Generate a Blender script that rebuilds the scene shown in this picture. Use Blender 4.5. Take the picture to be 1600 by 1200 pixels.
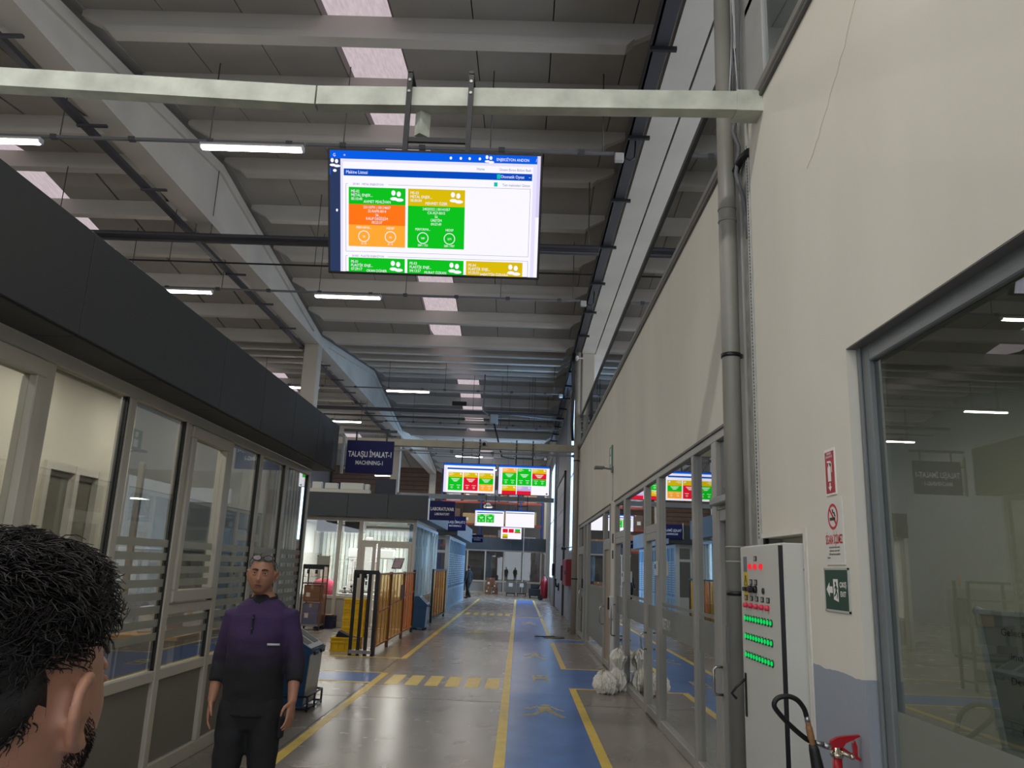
import bpy, bmesh, math, random
from mathutils import Vector, Matrix, noise as mnoise
random.seed(7)
PI = math.pi
for _o in list(bpy.data.objects):
    bpy.data.objects.remove(_o)
SC = bpy.context.scene
COL = SC.collection

# ---------------------------------------------------------------- camera, world, exposure
cam_d = bpy.data.cameras.new('camera')
cam = bpy.data.objects.new('camera', cam_d)
COL.objects.link(cam)
_p, _y, _r = 0.229238583, -0.0171686182, 0.0389869036
_f = Vector((math.sin(_y)*math.cos(_p), math.cos(_y)*math.cos(_p), math.sin(_p)))
_r0 = Vector((math.cos(_y), -math.sin(_y), 0)); _u0 = _r0.cross(_f)
_rr = math.cos(_r)*_r0 + math.sin(_r)*_u0
_u = -math.sin(_r)*_r0 + math.cos(_r)*_u0
cam.matrix_world = Matrix(((_rr.x, _u.x, -_f.x, 0), (_rr.y, _u.y, -_f.y, 0), (_rr.z, _u.z, -_f.z, 1.65), (0, 0, 0, 1)))
cam_d.sensor_width = 36; cam_d.lens = 1227.97/1600*36
cam_d.clip_start = 0.05; cam_d.clip_end = 300
SC.camera = cam
W = bpy.data.worlds.new('world'); SC.world = W; W.use_nodes = True
W.node_tree.nodes['Background'].inputs[0].default_value = (0.80, 0.88, 1.0, 1)
W.node_tree.nodes['Background'].inputs[1].default_value = 1.7
SC.view_settings.view_transform = 'Standard'; SC.view_settings.look = 'None'
SC.view_settings.gamma = 1; SC.view_settings.use_curve_mapping = False
SC.view_settings.exposure = 0.0
TUBE_POWER = 46.0
SKYLIGHT = 0.72
SCREEN = 1.05
DAYWIN = 8.0
try:
    SC.cycles.max_bounces = 8; SC.cycles.transparent_max_bounces = 24
    SC.cycles.glossy_bounces = 4; SC.cycles.diffuse_bounces = 4
    SC.cycles.sample_clamp_indirect = 2.0
    SC.cycles.caustics_reflective = False; SC.cycles.caustics_refractive = False
except Exception:
    pass

# ---------------------------------------------------------------- materials
def lin(c):
    return tuple((x/255/12.92 if x/255 <= 0.04045 else ((x/255+0.055)/1.055)**2.4) for x in c)
_M = {}
def mat(name, c, rough=0.6, metal=0.0, var=0.0, vs=3.0, bump=0.0, bs=40.0, spec=0.5):
    """principled material with procedural colour variation and fine relief"""
    if name in _M: return _M[name]
    m = bpy.data.materials.new(name); m.use_nodes = True
    nt = m.node_tree; b = nt.nodes['Principled BSDF']
    col = lin(c)
    b.inputs['Roughness'].default_value = rough; b.inputs['Metallic'].default_value = metal
    b.inputs['Specular IOR Level'].default_value = spec
    b.inputs['Base Color'].default_value = (*col, 1)
    if var or bump:
        g = nt.nodes.new('ShaderNodeNewGeometry')
        n = nt.nodes.new('ShaderNodeTexNoise'); n.inputs['Scale'].default_value = vs; n.inputs['Detail'].default_value = 5
        nt.links.new(g.outputs['Position'], n.inputs['Vector'])
        if var:
            r = nt.nodes.new('ShaderNodeValToRGB')
            r.color_ramp.elements[0].position = 0.3; r.color_ramp.elements[1].position = 0.7
            r.color_ramp.elements[0].color = (*[x*(1-var) for x in col], 1)
            r.color_ramp.elements[1].color = (*[min(1, x*(1+var)) for x in col], 1)
            nt.links.new(n.outputs['Fac'], r.inputs['Fac']); nt.links.new(r.outputs['Color'], b.inputs['Base Color'])
        if bump:
            n2 = nt.nodes.new('ShaderNodeTexNoise'); n2.inputs['Scale'].default_value = bs; n2.inputs['Detail'].default_value = 4
            nt.links.new(g.outputs['Position'], n2.inputs['Vector'])
            bp = nt.nodes.new('ShaderNodeBump'); bp.inputs['Strength'].default_value = bump; bp.inputs['Distance'].default_value = 0.01
            nt.links.new(n2.outputs['Fac'], bp.inputs['Height']); nt.links.new(bp.outputs['Normal'], b.inputs['Normal'])
    _M[name] = m; return m
def emit(name, c, s=1.0):
    if name in _M: return _M[name]
    m = bpy.data.materials.new(name); m.use_nodes = True; nt = m.node_tree
    nt.nodes.remove(nt.nodes['Principled BSDF'])
    e = nt.nodes.new('ShaderNodeEmission'); e.inputs[0].default_value = (*lin(c), 1); e.inputs[1].default_value = s
    nt.links.new(e.outputs[0], nt.nodes['Material Output'].inputs[0])
    _M[name] = m; return m
def glass(name, tint, refl=2.0, rough=0.0):
    """window glass: clear with a fresnel mirror on both faces (refl 2 = double glazing)"""
    if name in _M: return _M[name]
    m = bpy.data.materials.new(name); m.use_nodes = True; nt = m.node_tree
    nt.nodes.remove(nt.nodes['Principled BSDF'])
    t = nt.nodes.new('ShaderNodeBsdfTransparent'); t.inputs[0].default_value = (*tint, 1)
    g = nt.nodes.new('ShaderNodeBsdfGlossy'); g.inputs['Roughness'].default_value = rough; g.inputs[0].default_value = (0.95, 0.96, 0.95, 1)
    ge = nt.nodes.new('ShaderNodeNewGeometry'); dt = nt.nodes.new('ShaderNodeVectorMath'); dt.operation = 'DOT_PRODUCT'
    nt.links.new(ge.outputs['Incoming'], dt.inputs[0]); nt.links.new(ge.outputs['Normal'], dt.inputs[1])
    def mth(op, a, b_=None, c_=None):
        q = nt.nodes.new('ShaderNodeMath'); q.operation = op
        for k, v in enumerate((a, b_, c_)):
            if v is None: continue
            if isinstance(v, (int, float)): q.inputs[k].default_value = v
            else: nt.links.new(v, q.inputs[k])
        return q
    ab = mth('ABSOLUTE', dt.outputs['Value']); iv = mth('SUBTRACT', 1.0, ab.outputs[0]); pw = mth('POWER', iv.outputs[0], 5.0)
    fr = mth('MULTIPLY_ADD', pw.outputs[0], .96, .04)      # Schlick, alike on both faces
    mu = nt.nodes.new('ShaderNodeMath'); mu.operation = 'MULTIPLY'; mu.use_clamp = True; mu.inputs[1].default_value = refl
    mx = nt.nodes.new('ShaderNodeMixShader')
    nt.links.new(fr.outputs[0], mu.inputs[0]); nt.links.new(mu.outputs[0], mx.inputs[0])
    nt.links.new(t.outputs[0], mx.inputs[1]); nt.links.new(g.outputs[0], mx.inputs[2])
    nt.links.new(mx.outputs[0], nt.nodes['Material Output'].inputs[0])
    _M[name] = m; return m
def film(name, c, alpha):
    """translucent frosted film or plastic"""
    if name in _M: return _M[name]
    m = bpy.data.materials.new(name); m.use_nodes = True; nt = m.node_tree
    b = nt.nodes['Principled BSDF']; b.inputs['Base Color'].default_value = (*lin(c), 1); b.inputs['Roughness'].default_value = 0.35
    tr = nt.nodes.new('ShaderNodeBsdfTranslucent'); tr.inputs[0].default_value = (*lin(c), 1)
    m2 = nt.nodes.new('ShaderNodeMixShader'); m2.inputs[0].default_value = .5
    nt.links.new(b.outputs[0], m2.inputs[1]); nt.links.new(tr.outputs[0], m2.inputs[2])
    t = nt.nodes.new('ShaderNodeBsdfTransparent'); t.inputs[0].default_value = (*[0.62+0.38*x for x in lin(c)], 1)
    mx = nt.nodes.new('ShaderNodeMixShader'); mx.inputs[0].default_value = alpha
    nt.links.new(t.outputs[0], mx.inputs[1]); nt.links.new(m2.outputs[0], mx.inputs[2])
    nt.links.new(mx.outputs[0], nt.nodes['Material Output'].inputs[0])
    _M[name] = m; return m

# ---------------------------------------------------------------- mesh builder
class MB:
    def __init__(s): s.v = []; s.f = []; s.sm = []; s.mi = []; s.cur = 0
    def add(s, vs, fs, smooth=False):
        o = len(s.v); s.v += [tuple(v) for v in vs]
        for f in fs: s.f.append(tuple(i+o for i in f)); s.sm.append(smooth); s.mi.append(s.cur)
        return s
    def box(s, x0, x1, y0, y1, z0, z1, b=0.0):
        if x0 > x1: x0, x1 = x1, x0
        if y0 > y1: y0, y1 = y1, y0
        if z0 > z1: z0, z1 = z1, z0
        lo = (x0, y0, z0); hi = (x1, y1, z1)
        b = min(b, (x1-x0)*.45, (y1-y0)*.45, (z1-z0)*.45)
        if b <= 0:
            vs = [(x, y, z) for z in (z0, z1) for y in (y0, y1) for x in (x0, x1)]
            return s.add(vs, [(0, 2, 3, 1), (4, 5, 7, 6), (0, 1, 5, 4), (2, 6, 7, 3), (0, 4, 6, 2), (1, 3, 7, 5)])
        vs = []; idx = {}
        for c in range(8):
            sg = [(c >> k) & 1 for k in range(3)]
            for a in range(3):
                p = [hi[k] if sg[k] else lo[k] for k in range(3)]
                for k in range(3):
                    if k != a: p[k] += -b if sg[k] else b
                idx[(c, a)] = len(vs); vs.append(p)
        ctr = [(lo[k]+hi[k])/2 for k in range(3)]
        fs = []
        def face(ids):
            n = (Vector(vs[ids[1]])-Vector(vs[ids[0]])).cross(Vector(vs[ids[2]])-Vector(vs[ids[0]]))
            mid = sum((Vector(vs[i]) for i in ids), Vector())/len(ids)
            fs.append(tuple(ids) if n.dot(mid-Vector(ctr)) > 0 else tuple(reversed(ids)))
        for a in range(3):
            o1, o2 = [k for k in range(3) if k != a]
            for sgn in (0, 1):
                ids = []
                for p, q in ((0, 0), (1, 0), (1, 1), (0, 1)):
                    ids.append(idx[((sgn << a) | (p << o1) | (q << o2), a)])
                face(ids)
            for p in (0, 1):
                for q in (0, 1):
                    c0 = (p << o1) | (q << o2); c1 = c0 | (1 << a)
                    face([idx[(c0, o1)], idx[(c1, o1)], idx[(c1, o2)], idx[(c0, o2)]])
        for c in range(8): face([idx[(c, 0)], idx[(c, 1)], idx[(c, 2)]])
        return s.add(vs, fs)
    def loft(s, pts, rad, n=12, ref=None, caps=True, smooth=True, dome=0):
        """rings of radius r or (a, b) along points; ref is the direction of the a axis"""
        pts = [Vector(p) for p in pts]
        rad = [(r, r) if not isinstance(r, (tuple, list)) else r for r in (rad if isinstance(rad, (list, tuple)) and len(rad) == len(pts) else [rad]*len(pts))]
        if dome:
            d0 = (pts[0]-pts[1]).normalized(); d1 = (pts[-1]-pts[-2]).normalized()
            h0 = min(rad[0])*0.9; h1 = min(rad[-1])*0.9
            pre = [(pts[0]+d0*h0*math.sin(t), tuple(r*math.cos(t) for r in rad[0])) for t in (1.45, 0.95, 0.5)]
            post = [(pts[-1]+d1*h1*math.sin(t), tuple(r*math.cos(t) for r in rad[-1])) for t in (0.5, 0.95, 1.45)]
            pts = [p for p, _ in pre]+pts+[p for p, _ in post]; rad = [r for _, r in pre]+rad+[r for _, r in post]
        vs = []; fs = []
        k = len(pts); prev = None
        for i in range(k):
            t = (pts[min(i+1, k-1)]-pts[max(i-1, 0)])
            t = t.normalized() if t.length > 1e-9 else Vector((0, 0, 1))
            if ref is not None:
                a = Vector(ref)-t*Vector(ref).dot(t)
                if a.length < 1e-4: a = t.orthogonal()
            elif prev is None: a = t.orthogonal()
            else: a = prev-t*prev.dot(t)
            a.normalize(); prev = a; bb = t.cross(a)
            for j in range(n):
                th = 2*PI*j/n
                vs.append(pts[i]+a*(rad[i][0]*math.cos(th))+bb*(rad[i][1]*math.sin(th)))
        for i in range(k-1):
            for j in range(n):
                j2 = (j+1) % n
                fs.append((i*n+j, i*n+j2, (i+1)*n+j2, (i+1)*n+j))
        s.add(vs, fs, smooth)
        if caps:
            o = len(s.v)-k*n
            s.f.append(tuple(o+j for j in reversed(range(n)))); s.sm.append(False); s.mi.append(s.cur)
            s.f.append(tuple(o+(k-1)*n+j for j in range(n))); s.sm.append(False); s.mi.append(s.cur)
        return s
    def cyl(s, p0, p1, r, n=12): return s.loft([p0, p1], [r, r], n)
    def bar(s, p0, p1, w, h, ref=(0, 0, 1)):
        """square bar, h along ref"""
        p0 = Vector(p0); p1 = Vector(p1); t = (p1-p0).normalized()
        a = Vector(ref)-t*Vector(ref).dot(t)
        if a.length < 1e-4: a = t.orthogonal()
        a.normalize(); b = t.cross(a)
        vs = [p+a*(sa*h/2)+b*(sb*w/2) for p in (p0, p1) for sa, sb in ((-1, -1), (1, -1), (1, 1), (-1, 1))]
        return s.add(vs, [(0, 1, 2, 3), (7, 6, 5, 4), (0, 4, 5, 1), (1, 5, 6, 2), (2, 6, 7, 3), (3, 7, 4, 0)])
    def prism(s, poly, d, ax):
        """poly: list of 3D points, extruded by vector d"""
        n = len(poly); d = Vector(d); vs = [Vector(p) for p in poly]+[Vector(p)+d for p in poly]
        fs = [tuple(range(n)), tuple(reversed(range(n, 2*n)))]+[(i, (i+n), ((i+1) % n)+n, (i+1) % n) for i in range(n)]
        return s.add(vs, fs)
    def sphere(s, c, r, n=16, m=10):
        c = Vector(c); r = (r, r, r) if not isinstance(r, (tuple, list)) else r
        vs = [c+Vector((0, 0, r[2]))]
        for i in range(1, m):
            t = PI*i/m
            for j in range(n):
                p = 2*PI*j/n; vs.append(c+Vector((r[0]*math.sin(t)*math.cos(p), r[1]*math.sin(t)*math.sin(p), r[2]*math.cos(t))))
        vs.append(c-Vector((0, 0, r[2])))
        fs = [(0, 1+j, 1+(j+1) % n) for j in range(n)]
        for i in range(m-2):
            for j in range(n): fs.append((1+i*n+j, 1+(i+1)*n+j, 1+(i+1)*n+(j+1) % n, 1+i*n+(j+1) % n))
        L = len(vs)-1; o = 1+(m-2)*n
        fs += [(L, o+(j+1) % n, o+j) for j in range(n)]
        return s.add(vs, fs, True)
    def lathe(s, prof, c=(0, 0, 0), n=24):
        """prof: list of (r, z)"""
        vs = []; fs = []
        for r, z in prof:
            for j in range(n): vs.append((c[0]+r*math.cos(2*PI*j/n), c[1]+r*math.sin(2*PI*j/n), c[2]+z))
        for i in range(len(prof)-1):
            for j in range(n): fs.append((i*n+j, i*n+(j+1) % n, (i+1)*n+(j+1) % n, (i+1)*n+j))
        return s.add(vs, fs, True)
    def quad(s, a, b, c, d): return s.add([a, b, c, d], [(0, 1, 2, 3)])
    def mesh(s, name, mats, fix=True):
        me = bpy.data.meshes.new(name); me.from_pydata(s.v, [], s.f)
        for m in (mats if isinstance(mats, (list, tuple)) else [mats]): me.materials.append(m)
        me.polygons.foreach_set('use_smooth', s.sm); me.polygons.foreach_set('material_index', s.mi)
        if fix and len(s.f) > 1:
            bm = bmesh.new(); bm.from_mesh(me); bmesh.ops.recalc_face_normals(bm, faces=bm.faces); bm.to_mesh(me); bm.free()
        me.update(); return me
    def build(s, name, mats, parent=None, local=False, label=None, fix=True):
        if parent is not None and not local:
            off = Vector(); q = parent
            while q is not None: off += q.location; q = q.parent
            s.v = [(x-off.x, y-off.y, z-off.z) for x, y, z in s.v]
        o = bpy.data.objects.new(name, s.mesh(name, mats, fix)); COL.objects.link(o)
        o.parent = parent
        if label: o['label'] = label
        return o

def thing(name, label, cat, loc=(0, 0, 0), group=None):
    o = bpy.data.objects.new(name, None); COL.objects.link(o); o.location = loc; o.empty_display_size = 0.1
    o['label'] = label; o['category'] = cat
    if group: o['group'] = group
    return o
def tag(o, label, cat, group=None):
    o['label'] = label; o['category'] = cat
    if group: o['group'] = group
    return o
def struct(name, loc=(0, 0, 0)):
    o = bpy.data.objects.new(name, None); COL.objects.link(o); o.location = loc; o['kind'] = 'structure'; return o
def smesh(mb, name, m, parent=None):
    o = mb.build(name, m, parent)
    if parent is None: o['kind'] = 'structure'
    return o
def inst(name, me, loc, parent):
    o = bpy.data.objects.new(name, me); COL.objects.link(o); o.location = loc; o.parent = parent; return o
def copy_tree(o, loc=None, label=None, parent=None):
    c = o.copy(); COL.objects.link(c)
    if parent is not None: c.parent = parent
    if loc is not None: c.location = loc
    if label: c['label'] = label
    for ch in list(o.children): copy_tree(ch, parent=c)
    return c
def stuff(o): o['kind'] = 'stuff'; return o

_txt = {}
def text_geo(s, bold=0.0):
    """flat lettering of height 1 (capitals ~0.73): vertices, faces, width"""
    key = (s, bold)
    if key in _txt: return _txt[key]
    cu = bpy.data.curves.new('t', 'FONT'); cu.body = s; cu.size = 1; cu.resolution_u = 2; cu.offset = bold; cu.fill_mode = 'FRONT'
    ob = bpy.data.objects.new('t', cu); me = ob.to_mesh()
    vs = [tuple(v.co) for v in me.vertices]; fs = [tuple(p.vertices) for p in me.polygons]
    ob.to_mesh_clear(); bpy.data.objects.remove(ob); bpy.data.curves.remove(cu)
    if vs:
        x0 = min(v[0] for v in vs); x1 = max(v[0] for v in vs)
        vs = [(v[0]-x0, v[1], 0) for v in vs]
    else: x0 = x1 = 0
    _txt[key] = (vs, fs, x1-x0); return _txt[key]
def put_text(mb, s, org, ux, uy, size, align='c', bold=0.0, width=None, xs=1.0):
    vs, fs, w = text_geo(s, bold)
    if not vs: return
    k = size; kx = size*xs if not width else width/w
    ux = Vector(ux); uy = Vector(uy); org = Vector(org)
    dx = {'l': 0, 'c': -w*kx/2, 'r': -w*kx}[align]
    mb.add([org+ux*(v[0]*kx+dx)+uy*(v[1]*k) for v in vs], fs)

# shared materials
CONC = mat('painted concrete', (172, 168, 160), 0.75, var=.07, vs=1.5, bump=.1)
ROOFP = mat('roof panel', (166, 162, 156), 0.85, var=.05, vs=2)
ALU = mat('grey aluminium frame', (160, 158, 150), 0.4, var=.03)
ALU2 = mat('bright aluminium frame', (196, 190, 178), 0.42, var=.03)
DARKF = mat('anthracite cladding', (52, 55, 58), 0.5, var=.06, vs=1.2)
BLACK = mat('black paint', (18, 18, 20), 0.45)
STEEL = mat('steel', (170, 170, 170), 0.3, 0.9)
GLS_L = glass('double glazing', (0.86, 0.87, 0.85), 2.3)
GLS_R = glass('tinted glazing', (0.62, 0.66, 0.64), 2.2)
FROST = film('frosted film', (196, 198, 192), 0.74)

# ================================================================ FLOOR
XR = 1.6            # corridor face of the right wall
floor = struct('floor')
def floor_material():
    m = bpy.data.materials.new('polished concrete floor'); m.use_nodes = True; nt = m.node_tree
    b = nt.nodes['Principled BSDF']; g = nt.nodes.new('ShaderNodeNewGeometry')
    n = nt.nodes.new('ShaderNodeTexNoise'); n.inputs['Scale'].default_value = 0.7; n.inputs['Detail'].default_value = 7
    r = nt.nodes.new('ShaderNodeValToRGB')
    r.color_ramp.elements[0].position = .3; r.color_ramp.elements[0].color = (*lin((136, 127, 117)), 1)
    r.color_ramp.elements[1].position = .72; r.color_ramp.elements[1].color = (*lin((164, 155, 143)), 1)
    mp = nt.nodes.new('ShaderNodeMapping'); mp.inputs['Scale'].default_value = (1.0, .45, 1)
    nt.links.new(g.outputs['Position'], mp.inputs[0]); nt.links.new(mp.outputs[0], n.inputs['Vector'])
    nt.links.new(n.outputs['Fac'], r.inputs['Fac']); nt.links.new(r.outputs['Color'], b.inputs['Base Color'])
    r2 = nt.nodes.new('ShaderNodeMapRange'); r2.inputs['To Min'].default_value = .20; r2.inputs['To Max'].default_value = .32
    n3 = nt.nodes.new('ShaderNodeTexNoise'); n3.inputs['Scale'].default_value = 2.5; n3.inputs['Detail'].default_value = 6
    nt.links.new(g.outputs['Position'], n3.inputs['Vector'])
    nt.links.new(n3.outputs['Fac'], r2.inputs['Value']); nt.links.new(r2.outputs[0], b.inputs['Roughness'])
    n2 = nt.nodes.new('ShaderNodeTexNoise'); n2.inputs['Scale'].default_value = 3.0
    nt.links.new(g.outputs['Position'], n2.inputs['Vector'])
    bp = nt.nodes.new('ShaderNodeBump'); b.inputs['Specular IOR Level'].default_value = .55
    return m
FLOORM = floor_material()
MB().box(-16, 9, -9, 60, -.2, 0).build('concrete_slab', FLOORM, floor)
YEL = mat('yellow floor paint', (250, 212, 92), .36, var=.12, vs=6)
BLU = mat('blue floor paint', (76, 122, 196), .27, var=.12, vs=2.2)
def paint(name, x0, x1, y0, y1, m, z=.002): return MB().box(x0, x1, y0, y1, 0, z).build(name, m, floor)
for y0, y1 in ((-3, 28.0), (28.5, 42.6)):
    paint('blue_lane', -.062, .775, y0, y1, BLU)
paint('blue_lane', .87, 1.585, 11.93, 14.1, BLU); paint('blue_lane', .87, 1.585, 19.0, 19.85, BLU)
paint('blue_lane', .775, .87, 11.93, 14.1, BLU, .0018); paint('blue_lane', .775, .87, 19.0, 19.85, BLU, .0018)
paint('yellow_line', -.16, -.062, -3, 43, YEL)
for y0, y1 in ((-3, 11.85), (14.18, 18.9), (19.93, 28.0), (28.5, 43)):
    paint('yellow_line', .775, .87, y0, y1, YEL)
for y in (11.85, 14.1, 18.92, 19.85): paint('yellow_line', .775 if y in (11.85,14.1) else .775, 1.585, y, y+.08, YEL, .0025)
for y in (28.0, 28.42, 42.6): paint('yellow_line', -.062, .775, y, y+.1, YEL)
paint('yellow_line', -2.04, -1.94, -3, 12.78, YEL); paint('yellow_line', -2.04, -1.94, 14.7, 42.2, YEL)
paint('yellow_line', -5.5, -2.04, 14.7, 14.79, YEL)
paint('blue_lane', -5.5, -2.04, 11.78, 12.72, BLU)
paint('yellow_line', -5.5, -2.04, 12.72, 12.80, YEL); paint('yellow_line', -5.5, -2.04, 11.68, 11.76, YEL)
for k in range(6):
    x = -1.83+k*.283
    paint('crossing_bar', x, x+.19, 11.62, 12.62, YEL)
    paint('crossing_bar', x, x+.17, 28.5, 29.8, YEL)
for y in (10.5, 21.5, 32.5): MB().box(-2.65, 1.58, y, y+.012, 0, .0012).build('floor_joint', mat('joint filler', (78, 74, 70), .7), floor)
MB().box(-2.08, -2.065, 1, 15, 0, .0012).build('floor_joint', _M['joint filler'], floor)
def ell(cx, cy, rx, ry, n=14): return [(cx+rx*math.cos(2*PI*i/n), cy+ry*math.sin(2*PI*i/n)) for i in range(n)]
def flat(name, polys, m, z=.0032):
    mb = MB()
    for p in polys: mb.prism([(x, y, .0021) for x, y in p], (0, 0, z-.0021), 2)
    return mb.build(name, m, floor)
def walker(cx, cy, w, h):
    q = lambda pts: [(cx+x*w, cy+y*h) for x, y in pts]
    return [q(ell(.06, .46, .12, .07)), q([(-.16, .30), (.16, .38), (.22, .02), (-.10, -.02)]),
            q([(-.14, .30), (-.36, .12), (-.50, .14), (-.46, .22), (-.34, .22), (-.16, .40)]),
            q([(.18, .36), (.36, .10), (.52, .02), (.53, .08), (.40, .16), (.24, .38)]),
            q([(-.10, 0), (.06, 0), (-.24, -.32), (-.52, -.40), (-.52, -.30), (-.30, -.24)]),
            q([(.04, .02), (.22, .04), (.40, -.26), (.54, -.46), (.42, -.48), (.28, -.30)])]
ICON = mat('pale yellow icon paint', (196, 176, 96), .35, var=.2, vs=12)
flat('walking_figure', walker(.36, 10.0, .46, .86), ICON); flat('walking_figure', walker(.36, 15.95, .42, 1.05), ICON)
flat('walking_figure', walker(.36, 25.2, .42, 1.3), ICON)
flat('floor_symbol', [[(.27, 12.55), (.31, 12.55), (.31, 13.2), (.27, 13.2)], [(.47, 12.55), (.51, 12.55), (.51, 13.2), (.47, 13.2)],
     [(.31, 12.8), (.47, 12.8), (.47, 12.92), (.31, 12.92)], ell(.39, 13.12, .06, .1), [(.31, 12.55), (.47, 12.55), (.47, 12.60), (.31, 12.60)]], ICON)
flat('floor_symbol', [[(-1.24, 20.8), (-.76, 20.8), (-.76, 21.0), (-1.24, 21.0)], ell(-1.1, 20.75, .08, .16), ell(-.86, 20.75, .08, .16),
     [(-1.12, 21.0), (-.92, 21.0), (-.98, 21.6), (-1.08, 21.6)]], ICON)

# ================================================================ ROOF
ROWS = [5.7+1.65*k for k in range(-9, 34)]          # purlins 1.65 m apart, girders span 16.5 m
def ribz(y):
    m = (y-5.7) % 16.5
    return 7.86+.125*(8.25-abs(m-8.25))
ceiling = struct('ceiling')
RIBM = mat('purlin concrete', (196, 190, 182), .8, var=.06, vs=1.2)
def rib_mesh(L):
    mb = MB(); n = .42
    # web with notched ends, then the wider bottom flange
    for w, z0, z1 in ((.11, .10, .36), (.20, 0, .10)):
        a = n if z0 == 0 else 0
        if z0 == 0:
            mb.prism([(a, -w/2, .0), (L-a, -w/2, .0), (L-a+.1, -w/2, z1), (a-.1, -w/2, z1)], (0, w, 0), 1)
        else:
            mb.prism([(.32, -w/2, z0), (L-.32, -w/2, z0), (L, -w/2, z1-.1), (L, -w/2, z1), (0, -w/2, z1), (0, -w/2, z1-.1)], (0, w, 0), 1)
    return mb.mesh('rib', RIBM)
RL = rib_mesh(7.6); RLL = rib_mesh(7.9)
for y in ROWS[8:]:
    inst('rib', RL, (-6.02, y, ribz(y)), ceiling)
    if y < 40: inst('rib', RLL, (-14.4, y, ribz(y)), ceiling)
def panel_mesh(sl, w, mt, th=.05):
    g = .008; dz = sl*1.65
    return MB().add([(g, .0, 0), (w-g, .0, 0), (w-g, 1.645, dz), (g, 1.645, dz), (g, 0, th), (w-g, 0, th), (w-g, 1.645, dz+th), (g, 1.645, dz+th)],
                    [(3, 2, 1, 0), (4, 5, 6, 7), (0, 1, 5, 4), (1, 2, 6, 5), (2, 3, 7, 6), (3, 0, 4, 7)]).mesh('roof_panel', mt)
def skylight_mat():
    m = bpy.data.materials.new('translucent skylight sheet'); m.use_nodes = True; nt = m.node_tree
    nt.nodes.remove(nt.nodes['Principled BSDF']); e = nt.nodes.new('ShaderNodeEmission')
    g = nt.nodes.new('ShaderNodeNewGeometry'); mp = nt.nodes.new('ShaderNodeMapping'); mp.inputs['Scale'].default_value = (9, 1.4, 1)
    n = nt.nodes.new('ShaderNodeTexNoise'); n.inputs['Scale'].default_value = 3; n.inputs['Detail'].default_value = 6
    r = nt.nodes.new('ShaderNodeValToRGB'); r.color_ramp.elements[0].position = .3; r.color_ramp.elements[1].position = .7
    r.color_ramp.elements[0].color = (*lin((216, 198, 204)), 1); r.color_ramp.elements[1].color = (*lin((238, 222, 228)), 1)
    nt.links.new(g.outputs['Position'], mp.inputs[0]); nt.links.new(mp.outputs[0], n.inputs['Vector']); nt.links.new(n.outputs['Fac'], r.inputs['Fac'])
    nt.links.new(r.outputs[0], e.inputs[0]); e.inputs[1].default_value = SKYLIGHT
    nt.links.new(e.outputs[0], nt.nodes['Material Output'].inputs[0]); return m
SKYM = skylight_mat()
PMESH = {}
for sl in (.125, -.125):
    for key, w, mt in (('p', 1.05, ROOFP), ('h', .55, ROOFP), ('s', .94, SKYM)): PMESH[(sl, key)] = panel_mesh(sl, w, mt)
XS = [-6.0, -4.94-.004, -3.89, None, -1.9, -.85, .2]
far = MB()
def far_panel(x, w, y, z, sl):
    dz = sl*1.65
    far.add([(x+.008, y, z), (x+w-.008, y, z), (x+w-.008, y+1.645, z+dz), (x+.008, y+1.645, z+dz), (x+.008, y, z+.05), (x+w-.008, y, z+.05), (x+w-.008, y+1.645, z+dz+.05), (x+.008, y+1.645, z+dz+.05)],
            [(3, 2, 1, 0), (4, 5, 6, 7), (0, 1, 5, 4), (1, 2, 6, 5), (2, 3, 7, 6), (3, 0, 4, 7)])
curb = MB()
for i, y in enumerate(ROWS[:-1]):
    z = ribz(y)+.36; sl = .125 if ribz(ROWS[i+1]) > ribz(y) else -.125
    near = 8 <= i < 29
    for x in (-6.0, -4.95, -3.9, -1.9, -.85, .2):
        if near: inst('roof_panel', PMESH[(sl, 'p')], (x, y, z), ceiling)
        else: far_panel(x, 1.05, y, z, sl)
    if near: inst('roof_panel', PMESH[(sl, 'h')], (1.25, y, z), ceiling)
    else: far_panel(1.25, .55, y, z, sl)
    inst('skylight', PMESH[(sl, 's')], (-2.845, y, z+.16), ceiling)
    for xx in (-2.85, -1.905):
        dz = sl*1.65
        curb.prism([(xx-.012, y, z), (xx-.012, y+1.645, z+dz), (xx-.012, y+1.645, z+dz+.2), (xx-.012, y, z+.2)], (.024, 0, 0), 0)
    if y < 56:
        for k in range(7):
            x = -14.3+k*1.08
            if k == 3: inst('skylight', PMESH[(sl, 's')], (x+.05, y, z+.12), ceiling)
            elif 9 <= i < 20: inst('roof_panel', PMESH[(sl, 'p')], (x, y, z), ceiling)
            else: far_panel(x, 1.05, y, z, sl)
stuff(far.build('roof_sheeting', ROOFP, ceiling))
curb.build('skylight_curb', mat('skylight curb', (120, 114, 110), .8), ceiling)
# unseen strips added over the girders to block sky light leaking in
leak_strips = MB()
for i, y in enumerate(ROWS[:-1]):
    z = ribz(y)+.34; dz = ribz(ROWS[i+1])-ribz(y)
    for xa, xb in ((-6.85, -5.99), (1.70, 2.75)):
        leak_strips.prism([(xa, y, z), (xa, y+1.65, z+dz), (xa, y+1.65, z+dz+.08), (xa, y, z+.08)], (xb-xa, 0, 0), 0)
stuff(leak_strips.build('sky_leak_strip', ROOFP, ceiling))
leak_sheet = MB()  # unseen sheet added above the panels to block light through their joints
for i, y in enumerate(ROWS[:-1]):
    z = ribz(y)+.62; dz = ribz(ROWS[i+1])-ribz(y)
    leak_sheet.prism([(-14.7, y, z), (-14.7, y+1.65, z+dz), (-14.7, y+1.65, z+dz+.04), (-14.7, y, z+.04)], (17.5, 0, 0), 0)
stuff(leak_sheet.build('sky_leak_sheet', ROOFP, ceiling))
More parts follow.
